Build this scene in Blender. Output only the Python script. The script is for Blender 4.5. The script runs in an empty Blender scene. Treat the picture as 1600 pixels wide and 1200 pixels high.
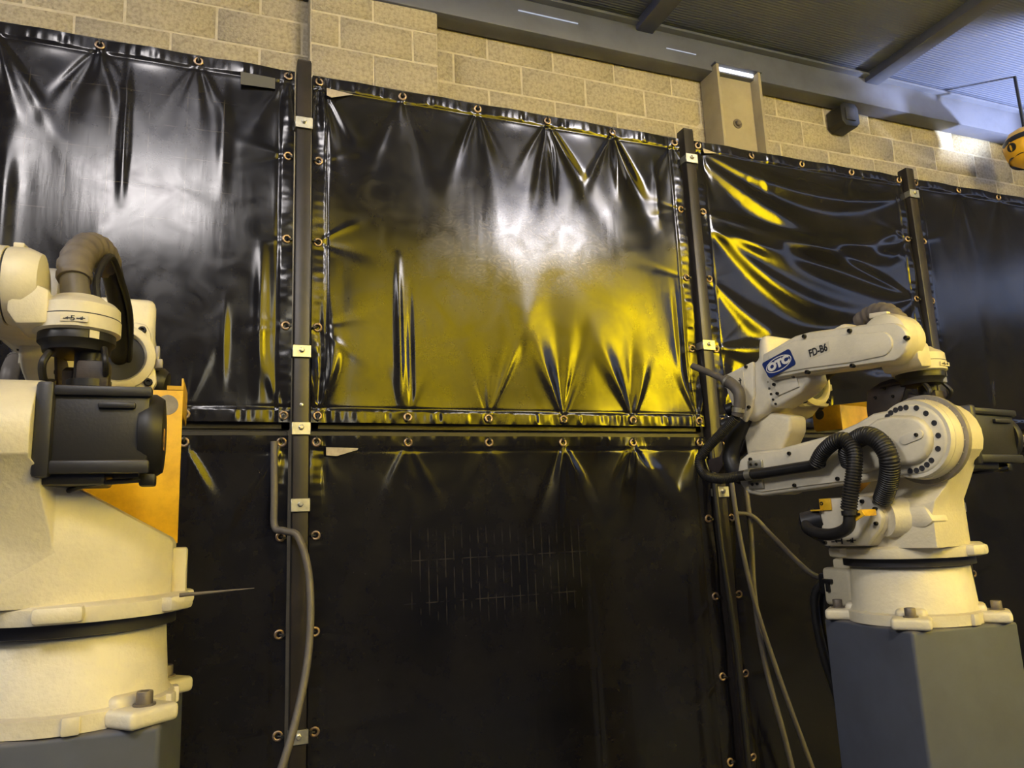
import bpy, bmesh, math, random
import numpy as np
from mathutils import Vector, Matrix, Euler
PI = math.pi
R = math.radians
scene = bpy.context.scene
col = scene.collection

# ------------------------------------------------------------------ camera
cam_d = bpy.data.cameras.new('camera'); cam = bpy.data.objects.new('camera', cam_d); col.objects.link(cam)
cam_d.sensor_fit = 'HORIZONTAL'; cam_d.sensor_width = 36.0
cam_d.lens = 1184.0 / 1600.0 * 36.0
cam_d.clip_start = 0.05; cam_d.clip_end = 100
YAW, PITCH, ROLL = -0.379385, 0.185622, -0.042432
fw0 = Vector((-math.sin(YAW), math.cos(YAW), 0)); rt0 = Vector((math.cos(YAW), math.sin(YAW), 0)); up0 = Vector((0, 0, 1))
fwd = fw0 * math.cos(PITCH) + up0 * math.sin(PITCH); u2 = up0 * math.cos(PITCH) - fw0 * math.sin(PITCH)
rgt = rt0 * math.cos(ROLL) + u2 * math.sin(ROLL); upv = u2 * math.cos(ROLL) - rt0 * math.sin(ROLL)
mw = Matrix((rgt, upv, -fwd)).transposed().to_4x4(); mw.translation = Vector((0, -2.5666, 1.5))
cam.matrix_world = mw
scene.camera = cam

# ------------------------------------------------------------------ world, lights, exposure
scene.view_settings.view_transform = 'Standard'
scene.view_settings.look = 'None'
scene.view_settings.exposure = 0.3
scene.view_settings.gamma = 1.0
scene.view_settings.use_curve_mapping = False
world = bpy.data.worlds.new('hall'); scene.world = world; world.use_nodes = True
world.node_tree.nodes['Background'].inputs[0].default_value = (0.46, 0.50, 0.74, 1)
world.node_tree.nodes['Background'].inputs[1].default_value = 0.10

def area_light(name, loc, target, sx, sy, power, color, spread=180):
    d = bpy.data.lights.new(name, 'AREA'); d.shape = 'RECTANGLE'; d.size = sx; d.size_y = sy
    d.energy = power; d.color = color; d.spread = R(spread)
    o = bpy.data.objects.new(name, d); col.objects.link(o); o.location = loc
    o.rotation_euler = (Vector(target) - Vector(loc)).to_track_quat('-Z', 'Y').to_euler()
    return o
# two roof lamps of the hall behind the camera (both are seen mirrored in the vinyl), and an added fill between them in the list
area_light('roof_or_fill_lamp', (-0.72, -4.45, 4.62), (-0.5, -1.0, 1.5), 0.95, 0.8, 72, (1.0, 0.94, 0.93))
area_light('roof_or_fill_lamp', (-3.9, -2.2, 4.5), (0.6, -1.0, 1.6), 1.1, 1.0, 88, (1.0, 0.95, 0.90))  # added fill for the left-facing sides, no lamp known there
area_light('roof_or_fill_lamp', (3.30, -4.75, 4.62), (1.6, -1.0, 1.8), 1.2, 1.0, 190, (1.0, 0.94, 0.95))
# daylight standing behind the yellow curtain of the cell
area_light('daylight_behind_curtain', (4.1, -4.25, 3.05), (4.1, -3.9, 3.07), 0.7, 1.2, 150, (1.0, 0.97, 0.90))
area_light('daylight_behind_curtain', (1.5, -4.5, 3.1), (1.5, -3.9, 3.12), 1.7, 1.2, 64, (1.0, 0.97, 0.90))
# tall bluish window band of the hall, far to the right behind the camera
area_light('hall_window_band', (9.6, -5.6, 5.5), (3.0, 0.0, 2.6), 8.0, 2.6, 95, (0.50, 0.62, 1.0))
# cool daylight entering over the fence from the open bay on the right
sd = bpy.data.lights.new('bay_floodlight', 'SPOT'); sd.energy = 900; sd.color = (0.74, 0.82, 1.0); sd.spot_size = R(44); sd.spot_blend = 0.5; sd.shadow_soft_size = 0.06
so_ = bpy.data.objects.new('bay_floodlight', sd); col.objects.link(so_); so_.location = (7.0, 0.0, 3.5)
so_.rotation_euler = (Vector((5.85, 0.9, 4.76)) - Vector((7.0, 0.0, 3.5))).to_track_quat('-Z', 'Y').to_euler()

# ------------------------------------------------------------------ helpers
def nodes_of(m):
    m.use_nodes = True
    nt = m.node_tree
    return nt, nt.nodes, nt.links, nt.nodes['Principled BSDF']

def mat(name, c, rough=0.5, metal=0.0, spec=0.5, noise=0.0, nscale=20.0, bump=0.0, bscale=200.0, c2=None, dust=None, rvar=0.0, coat=0.0, bdist=0.002):
    m = bpy.data.materials.new(name)
    nt, N, L, b = nodes_of(m)
    b.inputs['Base Color'].default_value = (*c, 1); b.inputs['Roughness'].default_value = rough
    b.inputs['Metallic'].default_value = metal; b.inputs['Specular IOR Level'].default_value = spec
    if coat: b.inputs['Coat Weight'].default_value = coat; b.inputs['Coat Roughness'].default_value = 0.2
    tc = N.new('ShaderNodeTexCoord'); cur = None
    if noise > 0:
        t = N.new('ShaderNodeTexNoise'); t.inputs['Scale'].default_value = nscale; t.inputs['Detail'].default_value = 6
        t.inputs['Roughness'].default_value = 0.65
        L.new(tc.outputs['Object'], t.inputs['Vector'])
        r = N.new('ShaderNodeValToRGB'); r.color_ramp.elements[0].position = 0.42; r.color_ramp.elements[1].position = 0.72
        k = c2 if c2 else tuple(v * (1 - noise) for v in c)
        r.color_ramp.elements[0].color = (*c, 1); r.color_ramp.elements[1].color = (*k, 1)
        L.new(t.outputs['Fac'], r.inputs['Fac']); L.new(r.outputs['Color'], b.inputs['Base Color']); cur = r.outputs['Color']
        if rvar > 0:
            mr = N.new('ShaderNodeMapRange'); mr.inputs['To Min'].default_value = rough - rvar; mr.inputs['To Max'].default_value = rough + rvar
            mr.inputs['From Min'].default_value = 0.35; mr.inputs['From Max'].default_value = 0.65
            L.new(t.outputs['Fac'], mr.inputs['Value']); L.new(mr.outputs['Result'], b.inputs['Roughness'])
    if dust:
        g = N.new('ShaderNodeNewGeometry'); s = N.new('ShaderNodeSeparateXYZ'); L.new(g.outputs['Normal'], s.inputs[0])
        t2 = N.new('ShaderNodeTexNoise'); t2.inputs['Scale'].default_value = 9; t2.inputs['Detail'].default_value = 5
        L.new(tc.outputs['Object'], t2.inputs['Vector'])
        a = N.new('ShaderNodeMath'); a.operation = 'ADD'; L.new(s.outputs['Z'], a.inputs[0]); L.new(t2.outputs['Fac'], a.inputs[1])
        mr = N.new('ShaderNodeMapRange'); mr.inputs['From Min'].default_value = 0.85; mr.inputs['From Max'].default_value = 1.5
        mr.inputs['To Max'].default_value = dust[1]
        L.new(a.outputs[0], mr.inputs['Value'])
        mx = N.new('ShaderNodeMix'); mx.data_type = 'RGBA'; L.new(mr.outputs['Result'], mx.inputs['Factor'])
        if cur: L.new(cur, mx.inputs['A'])
        else: mx.inputs['A'].default_value = (*c, 1)
        mx.inputs['B'].default_value = (*dust[0], 1); L.new(mx.outputs['Result'], b.inputs['Base Color'])
    if bump > 0:
        t = N.new('ShaderNodeTexNoise'); t.inputs['Scale'].default_value = bscale; t.inputs['Detail'].default_value = 4
        L.new(tc.outputs['Object'], t.inputs['Vector'])
        bp = N.new('ShaderNodeBump'); bp.inputs['Strength'].default_value = bump; bp.inputs['Distance'].default_value = bdist
        L.new(t.outputs['Fac'], bp.inputs['Height']); L.new(bp.outputs['Normal'], b.inputs['Normal'])
    return m

M = {}
DUST = (0.20, 0.165, 0.135)
M['cream'] = mat('cream_paint', (0.80, 0.74, 0.58), 0.42, noise=0.16, nscale=14, bump=0.22, bscale=170, dust=(DUST, 0.62))
M['cast'] = mat('cream_cast', (0.80, 0.73, 0.54), 0.45, noise=0.14, nscale=10, bump=0.55, bscale=130, dust=(DUST, 0.45))
M['yellow'] = mat('yellow_paint', (0.85, 0.50, 0.02), 0.4, noise=0.12, nscale=18, c2=(0.62, 0.34, 0.015), bump=0.1)
M['motor'] = mat('motor_black', (0.022, 0.022, 0.026), 0.42, noise=0.3, nscale=8, c2=(0.035, 0.033, 0.032), dust=(DUST, 0.35), bump=0.1)
M['black'] = mat('black_plastic', (0.012, 0.012, 0.014), 0.45, dust=(DUST, 0.25))
M['rubber'] = mat('black_rubber', (0.012, 0.0115, 0.012), 0.45, noise=0.5, nscale=30, c2=(0.022, 0.02, 0.018), dust=(DUST, 0.12))
M['wrap'] = mat('grey_wrap', (0.16, 0.135, 0.115), 0.6, noise=0.3, nscale=20, bump=0.25, bscale=60)
M['hosegrey'] = mat('grey_hose', (0.13, 0.115, 0.10), 0.5, noise=0.25, nscale=30)
M['brown'] = mat('dark_brown_metal', (0.045, 0.034, 0.030), 0.5, noise=0.4, nscale=25, bump=0.15)
M['steel'] = mat('zinc_steel', (0.62, 0.60, 0.50), 0.35, metal=0.8, noise=0.3, nscale=40)
M['bolt'] = mat('dark_bolt', (0.03, 0.028, 0.026), 0.4, metal=0.5)
M['boltgrey'] = mat('grey_bolt', (0.20, 0.17, 0.14), 0.5, metal=0.4, noise=0.3, nscale=50)
M['ring'] = mat('grey_ring', (0.33, 0.30, 0.26), 0.45, metal=0.3, noise=0.3, nscale=30)
M['gap'] = mat('dark_gap', (0.03, 0.03, 0.036), 0.5)
M['pedestal'] = mat('blue_grey_pedestal', (0.085, 0.095, 0.125), 0.6, noise=0.25, nscale=5, c2=(0.07, 0.075, 0.095), bump=0.12, bscale=40, dust=((0.16, 0.13, 0.10), 0.5))
M['blue'] = mat('logo_blue', (0.010, 0.028, 0.16), 0.35)
M['white'] = mat('logo_white', (0.82, 0.80, 0.74), 0.45)
M['ink'] = mat('label_black', (0.02, 0.02, 0.022), 0.5)
M['sticker'] = mat('pale_sticker', (0.74, 0.68, 0.52), 0.4)
M['orange'] = mat('warning_sticker', (0.55, 0.26, 0.03), 0.5, noise=0.6, nscale=120, c2=(0.05, 0.03, 0.02))
M['post'] = mat('post_paint', (0.020, 0.017, 0.016), 0.38, noise=0.4, nscale=12, c2=(0.035, 0.028, 0.025), bump=0.08)
M['frame'] = mat('frame_paint', (0.016, 0.014, 0.015), 0.42, noise=0.4, nscale=12, c2=(0.03, 0.025, 0.022))
M['brass'] = mat('brass_grommet', (0.42, 0.30, 0.20), 0.38, metal=0.75, noise=0.4, nscale=200)
M['tie'] = mat('cable_tie', (0.012, 0.012, 0.012), 0.5)
M['tag'] = mat('paper_tag', (0.42, 0.36, 0.30), 0.6, noise=0.4, nscale=40)
M['cleartag'] = mat('clear_pocket', (0.10, 0.10, 0.10), 0.3)
M['column'] = mat('column_paint', (0.38, 0.33, 0.23), 0.55, noise=0.15, nscale=8, bump=0.12, bscale=60)
M['mortar'] = mat('mortar', (0.60, 0.54, 0.41), 0.9, noise=0.25, nscale=20, bump=0.8, bscale=90)
M['block'] = mat('concrete_block', (0.47, 0.415, 0.305), 0.9, noise=0.35, nscale=55, c2=(0.27, 0.23, 0.16), bump=1.0, bscale=75, bdist=0.007)
M['floor'] = mat('concrete_floor', (0.10, 0.10, 0.105), 0.6, noise=0.3, nscale=3)
M['hook'] = mat('hook_yellow', (0.75, 0.42, 0.02), 0.4)
M['red'] = mat('red_plastic', (0.25, 0.02, 0.03), 0.4)

def mat_emit(name, c, s):
    m = bpy.data.materials.new(name); nt, N, L, b = nodes_of(m)
    b.inputs['Base Color'].default_value = (0, 0, 0, 1); b.inputs['Emission Color'].default_value = (*c, 1); b.inputs['Emission Strength'].default_value = s
    return m
M['slit'] = mat_emit('daylight_slit', (0.92, 0.95, 1.0), 1.6)
M['slit2'] = mat_emit('daylight_hairline', (0.75, 0.82, 1.0), 0.45)

def mat_metal_sheet():
    m = bpy.data.materials.new('ceiling_sheet'); nt, N, L, b = nodes_of(m)
    b.inputs['Base Color'].default_value = (0.080, 0.084, 0.115, 1); b.inputs['Metallic'].default_value = 0.35; b.inputs['Roughness'].default_value = 0.42
    tc = N.new('ShaderNodeTexCoord'); w = N.new('ShaderNodeTexWave'); w.wave_type = 'BANDS'; w.bands_direction = 'Y'
    w.inputs['Scale'].default_value = 14; w.inputs['Distortion'].default_value = 0.3
    n = N.new('ShaderNodeTexNoise'); n.inputs['Scale'].default_value = 2.0; n.inputs['Detail'].default_value = 5
    L.new(tc.outputs['Object'], w.inputs['Vector']); L.new(tc.outputs['Object'], n.inputs['Vector'])
    r = N.new('ShaderNodeValToRGB'); r.color_ramp.elements[0].color = (0.12, 0.14, 0.24, 1); r.color_ramp.elements[1].color = (0.16, 0.18, 0.28, 1)
    L.new(n.outputs['Fac'], r.inputs['Fac']); L.new(r.outputs['Color'], b.inputs['Base Color'])
    bp = N.new('ShaderNodeBump'); bp.inputs['Strength'].default_value = 0.25; bp.inputs['Distance'].default_value = 0.01
    L.new(w.outputs['Fac'], bp.inputs['Height']); L.new(bp.outputs['Normal'], b.inputs['Normal'])
    return m
M['ceiling'] = mat_metal_sheet()
M['beam'] = mat('beam_paint', (0.10, 0.11, 0.165), 0.5, noise=0.25, nscale=4, bump=0.1, bscale=30)

def mat_vinyl(name, scuff=0.0, marks=None, patch=None, mk=0.22):
    """black PVC: glossy, dusty haze, faint vertical crease relief, scuffs and scratched tally marks"""
    m = bpy.data.materials.new(name); nt, N, L, b = nodes_of(m)
    b.inputs['Specular IOR Level'].default_value = 0.38
    tc = N.new('ShaderNodeTexCoord')
    n = N.new('ShaderNodeTexNoise'); n.inputs['Scale'].default_value = 2.6; n.inputs['Detail'].default_value = 7; n.inputs['Roughness'].default_value = 0.7
    L.new(tc.outputs['Object'], n.inputs['Vector'])
    r = N.new('ShaderNodeValToRGB'); r.color_ramp.elements[0].position = 0.35; r.color_ramp.elements[1].position = 0.75
    r.color_ramp.elements[0].color = (0.0055, 0.0055, 0.0075, 1); r.color_ramp.elements[1].color = (0.017, 0.0155, 0.0165, 1)
    L.new(n.outputs['Fac'], r.inputs['Fac'])
    # pale specks of weld spatter
    v = N.new('ShaderNodeTexVoronoi'); v.inputs['Scale'].default_value = 26; L.new(tc.outputs['Object'], v.inputs['Vector'])
    sp = N.new('ShaderNodeMapRange'); sp.inputs['From Min'].default_value = 0.035; sp.inputs['From Max'].default_value = 0.02
    L.new(v.outputs['Distance'], sp.inputs['Value'])
    n3 = N.new('ShaderNodeTexNoise'); n3.inputs['Scale'].default_value = 5; L.new(tc.outputs['Object'], n3.inputs['Vector'])
    g3 = N.new('ShaderNodeMapRange'); g3.inputs['From Min'].default_value = 0.5; g3.inputs['From Max'].default_value = 0.62; L.new(n3.outputs['Fac'], g3.inputs['Value'])
    spm = N.new('ShaderNodeMath'); spm.operation = 'MULTIPLY'; L.new(sp.outputs['Result'], spm.inputs[0]); L.new(g3.outputs['Result'], spm.inputs[1])
    fac = spm.outputs[0]
    if marks:
        x0, x1, z0, z1, px, pz = marks
        s = N.new('ShaderNodeSeparateXYZ'); L.new(tc.outputs['Object'], s.inputs[0])
        def lines(out, p, w):
            a = N.new('ShaderNodeMath'); a.operation = 'PINGPONG'; a.inputs[1].default_value = p / 2; L.new(out, a.inputs[0])
            c = N.new('ShaderNodeMapRange'); c.inputs['From Min'].default_value = w; c.inputs['From Max'].default_value = w * 0.4
            L.new(a.outputs[0], c.inputs['Value']); return c.outputs['Result']
        def inside(out, lo, hi, e):
            a = N.new('ShaderNodeMapRange'); a.inputs['From Min'].default_value = lo; a.inputs['From Max'].default_value = lo + e; L.new(out, a.inputs['Value'])
            c = N.new('ShaderNodeMapRange'); c.inputs['From Min'].default_value = hi; c.inputs['From Max'].default_value = hi - e; L.new(out, c.inputs['Value'])
            d = N.new('ShaderNodeMath'); d.operation = 'MULTIPLY'; L.new(a.outputs['Result'], d.inputs[0]); L.new(c.outputs['Result'], d.inputs[1]); return d.outputs[0]
        lx = lines(s.outputs['X'], px, 0.0022); lz = lines(s.outputs['Z'], pz, 0.002)
        mx = N.new('ShaderNodeMath'); mx.operation = 'MAXIMUM'; L.new(lx, mx.inputs[0]); L.new(lz, mx.inputs[1])
        ii = N.new('ShaderNodeMath'); ii.operation = 'MULTIPLY'; L.new(inside(s.outputs['X'], x0, x1, 0.05), ii.inputs[0]); L.new(inside(s.outputs['Z'], z0, z1, 0.05), ii.inputs[1])
        nn = N.new('ShaderNodeTexNoise'); nn.inputs['Scale'].default_value = 22; L.new(tc.outputs['Object'], nn.inputs['Vector'])
        ng = N.new('ShaderNodeMapRange'); ng.inputs['From Min'].default_value = 0.42; ng.inputs['From Max'].default_value = 0.6; ng.inputs['To Max'].default_value = mk; L.new(nn.outputs['Fac'], ng.inputs['Value'])
        a1 = N.new('ShaderNodeMath'); a1.operation = 'MULTIPLY'; L.new(mx.outputs[0], a1.inputs[0]); L.new(ii.outputs[0], a1.inputs[1])
        a2 = N.new('ShaderNodeMath'); a2.operation = 'MULTIPLY'; L.new(a1.outputs[0], a2.inputs[0]); L.new(ng.outputs['Result'], a2.inputs[1])
        a3 = N.new('ShaderNodeMath'); a3.operation = 'MAXIMUM'; L.new(a2.outputs[0], a3.inputs[0]); L.new(fac, a3.inputs[1]); fac = a3.outputs[0]
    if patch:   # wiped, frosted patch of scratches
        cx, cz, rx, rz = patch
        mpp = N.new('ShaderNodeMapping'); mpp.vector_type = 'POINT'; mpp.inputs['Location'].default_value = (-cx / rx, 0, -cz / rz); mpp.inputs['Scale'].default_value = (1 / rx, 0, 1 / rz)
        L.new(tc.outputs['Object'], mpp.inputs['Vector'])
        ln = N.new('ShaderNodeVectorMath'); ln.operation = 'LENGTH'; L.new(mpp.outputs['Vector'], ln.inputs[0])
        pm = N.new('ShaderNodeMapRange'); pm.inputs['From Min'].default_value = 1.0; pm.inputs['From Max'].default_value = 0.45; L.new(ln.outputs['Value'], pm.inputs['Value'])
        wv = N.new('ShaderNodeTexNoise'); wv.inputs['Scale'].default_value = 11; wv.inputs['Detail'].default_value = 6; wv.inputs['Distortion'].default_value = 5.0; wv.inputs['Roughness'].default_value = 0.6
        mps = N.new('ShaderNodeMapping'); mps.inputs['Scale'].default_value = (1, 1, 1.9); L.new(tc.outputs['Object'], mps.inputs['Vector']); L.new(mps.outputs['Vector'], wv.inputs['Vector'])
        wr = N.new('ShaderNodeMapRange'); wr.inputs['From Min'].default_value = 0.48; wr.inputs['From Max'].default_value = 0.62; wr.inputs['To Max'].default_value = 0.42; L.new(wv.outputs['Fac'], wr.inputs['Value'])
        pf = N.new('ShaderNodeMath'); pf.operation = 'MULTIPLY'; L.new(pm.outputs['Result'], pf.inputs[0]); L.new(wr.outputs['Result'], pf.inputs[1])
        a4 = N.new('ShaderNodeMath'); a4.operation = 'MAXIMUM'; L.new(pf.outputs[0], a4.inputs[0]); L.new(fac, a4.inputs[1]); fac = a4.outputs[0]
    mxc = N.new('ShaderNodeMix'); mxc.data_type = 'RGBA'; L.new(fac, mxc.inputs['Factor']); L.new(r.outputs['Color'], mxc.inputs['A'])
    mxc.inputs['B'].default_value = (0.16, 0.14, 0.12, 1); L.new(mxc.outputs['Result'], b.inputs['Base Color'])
    n2 = N.new('ShaderNodeTexNoise'); n2.inputs['Scale'].default_value = 7; n2.inputs['Detail'].default_value = 8; n2.inputs['Distortion'].default_value = 1.5
    L.new(tc.outputs['Object'], n2.inputs['Vector'])
    rr = N.new('ShaderNodeMapRange'); rr.inputs['From Min'].default_value = 0.35; rr.inputs['From Max'].default_value = 0.7
    rr.inputs['To Min'].default_value = 0.13; rr.inputs['To Max'].default_value = 0.18 + scuff
    L.new(n2.outputs['Fac'], rr.inputs['Value']); L.new(rr.outputs['Result'], b.inputs['Roughness'])
    mp = N.new('ShaderNodeMapping'); mp.inputs['Scale'].default_value = (9, 1, 1.3); L.new(tc.outputs['Object'], mp.inputs['Vector'])
    nb = N.new('ShaderNodeTexNoise'); nb.inputs['Scale'].default_value = 1.6; nb.inputs['Detail'].default_value = 5; L.new(mp.outputs['Vector'], nb.inputs['Vector'])
    bp = N.new('ShaderNodeBump'); bp.inputs['Strength'].default_value = 0.05; bp.inputs['Distance'].default_value = 0.012
    L.new(nb.outputs['Fac'], bp.inputs['Height']); L.new(bp.outputs['Normal'], b.inputs['Normal'])
    return m
M['vinyl'] = mat_vinyl('black_vinyl')
M['vinyl_scuffed'] = mat_vinyl('black_vinyl_scuffed', 0.05, (-0.62, 0.05, 2.42, 3.0, 0.115, 0.11), None, 0.3)
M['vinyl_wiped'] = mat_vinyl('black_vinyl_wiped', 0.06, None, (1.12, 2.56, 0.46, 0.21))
M['vinyl_marked'] = mat_vinyl('black_vinyl_marked', 0.03, (0.60, 1.30, 1.18, 1.52, 0.030, 0.14))

def mat_translucent():
    m = bpy.data.materials.new('yellow_curtain'); m.use_nodes = True; nt = m.node_tree; nt.nodes.clear()
    o = nt.nodes.new('ShaderNodeOutputMaterial'); t = nt.nodes.new('ShaderNodeBsdfTranslucent'); t.inputs['Color'].default_value = (0.95, 0.70, 0.005, 1)
    nt.links.new(t.outputs[0], o.inputs[0]); return m
M['yellow_curtain'] = mat_translucent()

def setp(o, label=None, cat=None, group=None, kind=None):
    if label: o['label'] = label
    if cat: o['category'] = cat
    if group: o['group'] = group
    if kind: o['kind'] = kind
    return o

def empty(name, loc=(0, 0, 0), rz=0.0, **k):
    o = bpy.data.objects.new(name, None); col.objects.link(o); o.location = loc; o.rotation_euler = (0, 0, rz); o.empty_display_size = 0.05
    return setp(o, **k)

def catmull(pts, n=8):
    P = [Vector(p) for p in pts]; P = [P[0] * 2 - P[1]] + P + [P[-1] * 2 - P[-2]]; out = []
    for i in range(1, len(P) - 2):
        a, b, c, d = P[i - 1], P[i], P[i + 1], P[i + 2]
        for k in range(n):
            t = k / n
            out.append(0.5 * ((2 * b) + (c - a) * t + (2 * a - 5 * b + 4 * c - d) * t * t + (3 * b - a - 3 * c + d) * t ** 3))
    out.append(P[-2]); return out

class B:
    """collects geometry for ONE mesh object"""
    def __init__(s): s.bm = bmesh.new()
    def _new(s, verts, faces, bev=0, seg=2, ang=25):
        vs = [s.bm.verts.new(v) for v in verts]; fs = []
        for f in faces:
            try: fs.append(s.bm.faces.new([vs[i] for i in f]))
            except ValueError: pass
        bmesh.ops.recalc_face_normals(s.bm, faces=fs)
        if bev > 0:
            es = set(e for f in fs for e in f.edges if len(e.link_faces) == 2 and e.calc_face_angle(0) > R(ang))
            bmesh.ops.bevel(s.bm, geom=list(es), offset=bev, segments=seg, profile=0.5, affect='EDGES', clamp_overlap=True)
        return s
    def box(s, c, d, rot=None, bev=0, seg=2):
        h = Vector(d) / 2; m = (rot.to_matrix() if isinstance(rot, Euler) else rot) if rot else Matrix.Identity(3)
        vs = [Vector(c) + m @ Vector((x * h.x, y * h.y, z * h.z)) for x in (-1, 1) for y in (-1, 1) for z in (-1, 1)]
        return s._new(vs, [(0, 1, 3, 2), (4, 6, 7, 5), (0, 4, 5, 1), (2, 3, 7, 6), (0, 2, 6, 4), (1, 5, 7, 3)], bev, seg)
    def prism(s, pts, plane, a, b, bev=0, seg=2, taper=1.0, ang=25):
        n = len(pts); cx = sum(p[0] for p in pts) / n; cy = sum(p[1] for p in pts) / n
        def P(p, t, k):
            u, v = cx + (p[0] - cx) * k, cy + (p[1] - cy) * k
            return {'xz': (u, t, v), 'yz': (t, u, v), 'xy': (u, v, t)}[plane]
        vs = [P(p, a, taper) for p in pts] + [P(p, b, 1.0) for p in pts]
        fs = [tuple(range(n)), tuple(range(2 * n - 1, n - 1, -1))] + [(i, (i + 1) % n, n + (i + 1) % n, n + i) for i in range(n)]
        return s._new(vs, fs, bev, seg, ang)
    def lathe(s, prof, org, axis, seg=32, cap=True):
        ax = Vector(axis).normalized(); t = Vector((0, 0, 1)) if abs(ax.z) < 0.9 else Vector((1, 0, 0))
        u = ax.cross(t).normalized(); v = ax.cross(u); org = Vector(org); vs = []; fs = []
        for (r, h) in prof:
            for k in range(seg):
                a = 2 * PI * k / seg; vs.append(org + ax * h + (u * math.cos(a) + v * math.sin(a)) * r)
        for i in range(len(prof) - 1):
            for k in range(seg):
                k2 = (k + 1) % seg; fs.append((i * seg + k, i * seg + k2, (i + 1) * seg + k2, (i + 1) * seg + k))
        if cap:
            if prof[0][0] > 1e-5: fs.append(tuple(range(seg - 1, -1, -1)))
            if prof[-1][0] > 1e-5: fs.append(tuple(range((len(prof) - 1) * seg, len(prof) * seg)))
        return s._new(vs, fs)
    def cyl(s, p, q, r, r2=None, seg=20, ch=0.0):
        p = Vector(p); q = Vector(q); r2 = r if r2 is None else r2; h = (q - p).length
        pr = [(r, 0), (r2, h)] if ch <= 0 else [(r - ch, 0), (r, ch), (r2, h - ch), (r2 - ch, h)]
        return s.lathe(pr, p, q - p, seg)
    def tube(s, pts, r, seg=12, corr=0.0, pitch=0.01, n=10, smooth=True, rends=None):
        P = catmull(pts, n) if smooth else [Vector(p) for p in pts]
        if corr > 0:  # resample evenly, three rings for each corrugation
            d = [0.0]
            for i in range(1, len(P)): d.append(d[-1] + (P[i] - P[i - 1]).length)
            m = max(4, int(d[-1] / pitch)) * 4; Q = []; j = 0
            for k in range(m + 1):
                t = d[-1] * k / m
                while j < len(d) - 2 and d[j + 1] < t: j += 1
                w = (t - d[j]) / max(1e-9, d[j + 1] - d[j]); Q.append(P[j].lerp(P[j + 1], min(1, w)))
            P = Q
        T = [(P[min(i + 1, len(P) - 1)] - P[max(i - 1, 0)]).normalized() for i in range(len(P))]
        t = Vector((0, 0, 1)) if abs(T[0].z) < 0.9 else Vector((1, 0, 0))
        u = T[0].cross(t).normalized(); vs = []; fs = []
        for i, p in enumerate(P):
            u = (u - T[i] * u.dot(T[i])).normalized(); v = T[i].cross(u)
            rr = r if rends is None else r + (rends - r) * i / (len(P) - 1)
            if corr > 0: rr += corr * (1 if (i % 4) in (1, 2) else -1)
            for k in range(seg):
                a = 2 * PI * k / seg; vs.append(p + (u * math.cos(a) + v * math.sin(a)) * rr)
        for i in range(len(P) - 1):
            for k in range(seg):
                k2 = (k + 1) % seg; fs.append((i * seg + k, i * seg + k2, (i + 1) * seg + k2, (i + 1) * seg + k))
        fs.append(tuple(range(seg - 1, -1, -1))); fs.append(tuple(range((len(P) - 1) * seg, len(P) * seg)))
        return s._new(vs, fs)
    def mesh(s, name, sharp=38):
        for f in s.bm.faces: f.smooth = True
        for e in s.bm.edges:
            e.smooth = not (len(e.link_faces) == 2 and e.calc_face_angle(0) > R(sharp))
        me = bpy.data.meshes.new(name); s.bm.to_mesh(me); s.bm.free(); return me
    def done(s, name, m, parent=None, sharp=38, label=None):
        me = s.mesh(name, sharp); me.materials.append(M[m] if isinstance(m, str) else m)
        o = bpy.data.objects.new(name, me); col.objects.link(o); o.parent = parent
        if label: o['label'] = label
        return o

def link_mesh(name, me, parent=None, loc=(0, 0, 0), rot=(0, 0, 0)):
    o = bpy.data.objects.new(name, me); col.objects.link(o); o.parent = parent; o.location = loc; o.rotation_euler = rot; return o

def dir_euler(d): return Vector(d).to_track_quat('Z', 'Y').to_euler()

def text(body, size, m, parent, loc, rot, name='lettering', bold=0.0, shear=0.0, ext=0.0004, sx=1.0):
    c = bpy.data.curves.new(name, 'FONT'); c.body = body; c.size = size; c.align_x = 'CENTER'; c.align_y = 'CENTER'; c.extrude = ext; c.offset = bold; c.shear = shear
    t = bpy.data.objects.new('tmp', c); col.objects.link(t); dg = bpy.context.evaluated_depsgraph_get()
    me = bpy.data.meshes.new_from_object(t.evaluated_get(dg)); bpy.data.objects.remove(t)
    me.materials.clear(); me.materials.append(M[m]); me.name = name
    o = link_mesh(name, me, parent, loc, rot); o.scale = (sx, 1, 1); return o

def boolean(meA, meB, op):
    a = bpy.data.objects.new('a', meA); b = bpy.data.objects.new('b', meB); col.objects.link(a); col.objects.link(b)
    md = a.modifiers.new('b', 'BOOLEAN'); md.operation = op; md.object = b; md.solver = 'EXACT'
    bpy.context.view_layer.update(); dg = bpy.context.evaluated_depsgraph_get(); me = bpy.data.meshes.new_from_object(a.evaluated_get(dg))
    bpy.data.objects.remove(a); bpy.data.objects.remove(b); return me

def arc(cx, cy, r, a0, a1, n): return [(cx + r * math.cos(R(a0 + (a1 - a0) * i / n)), cy + r * math.sin(R(a0 + (a1 - a0) * i / n))) for i in range(n + 1)]

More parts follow.
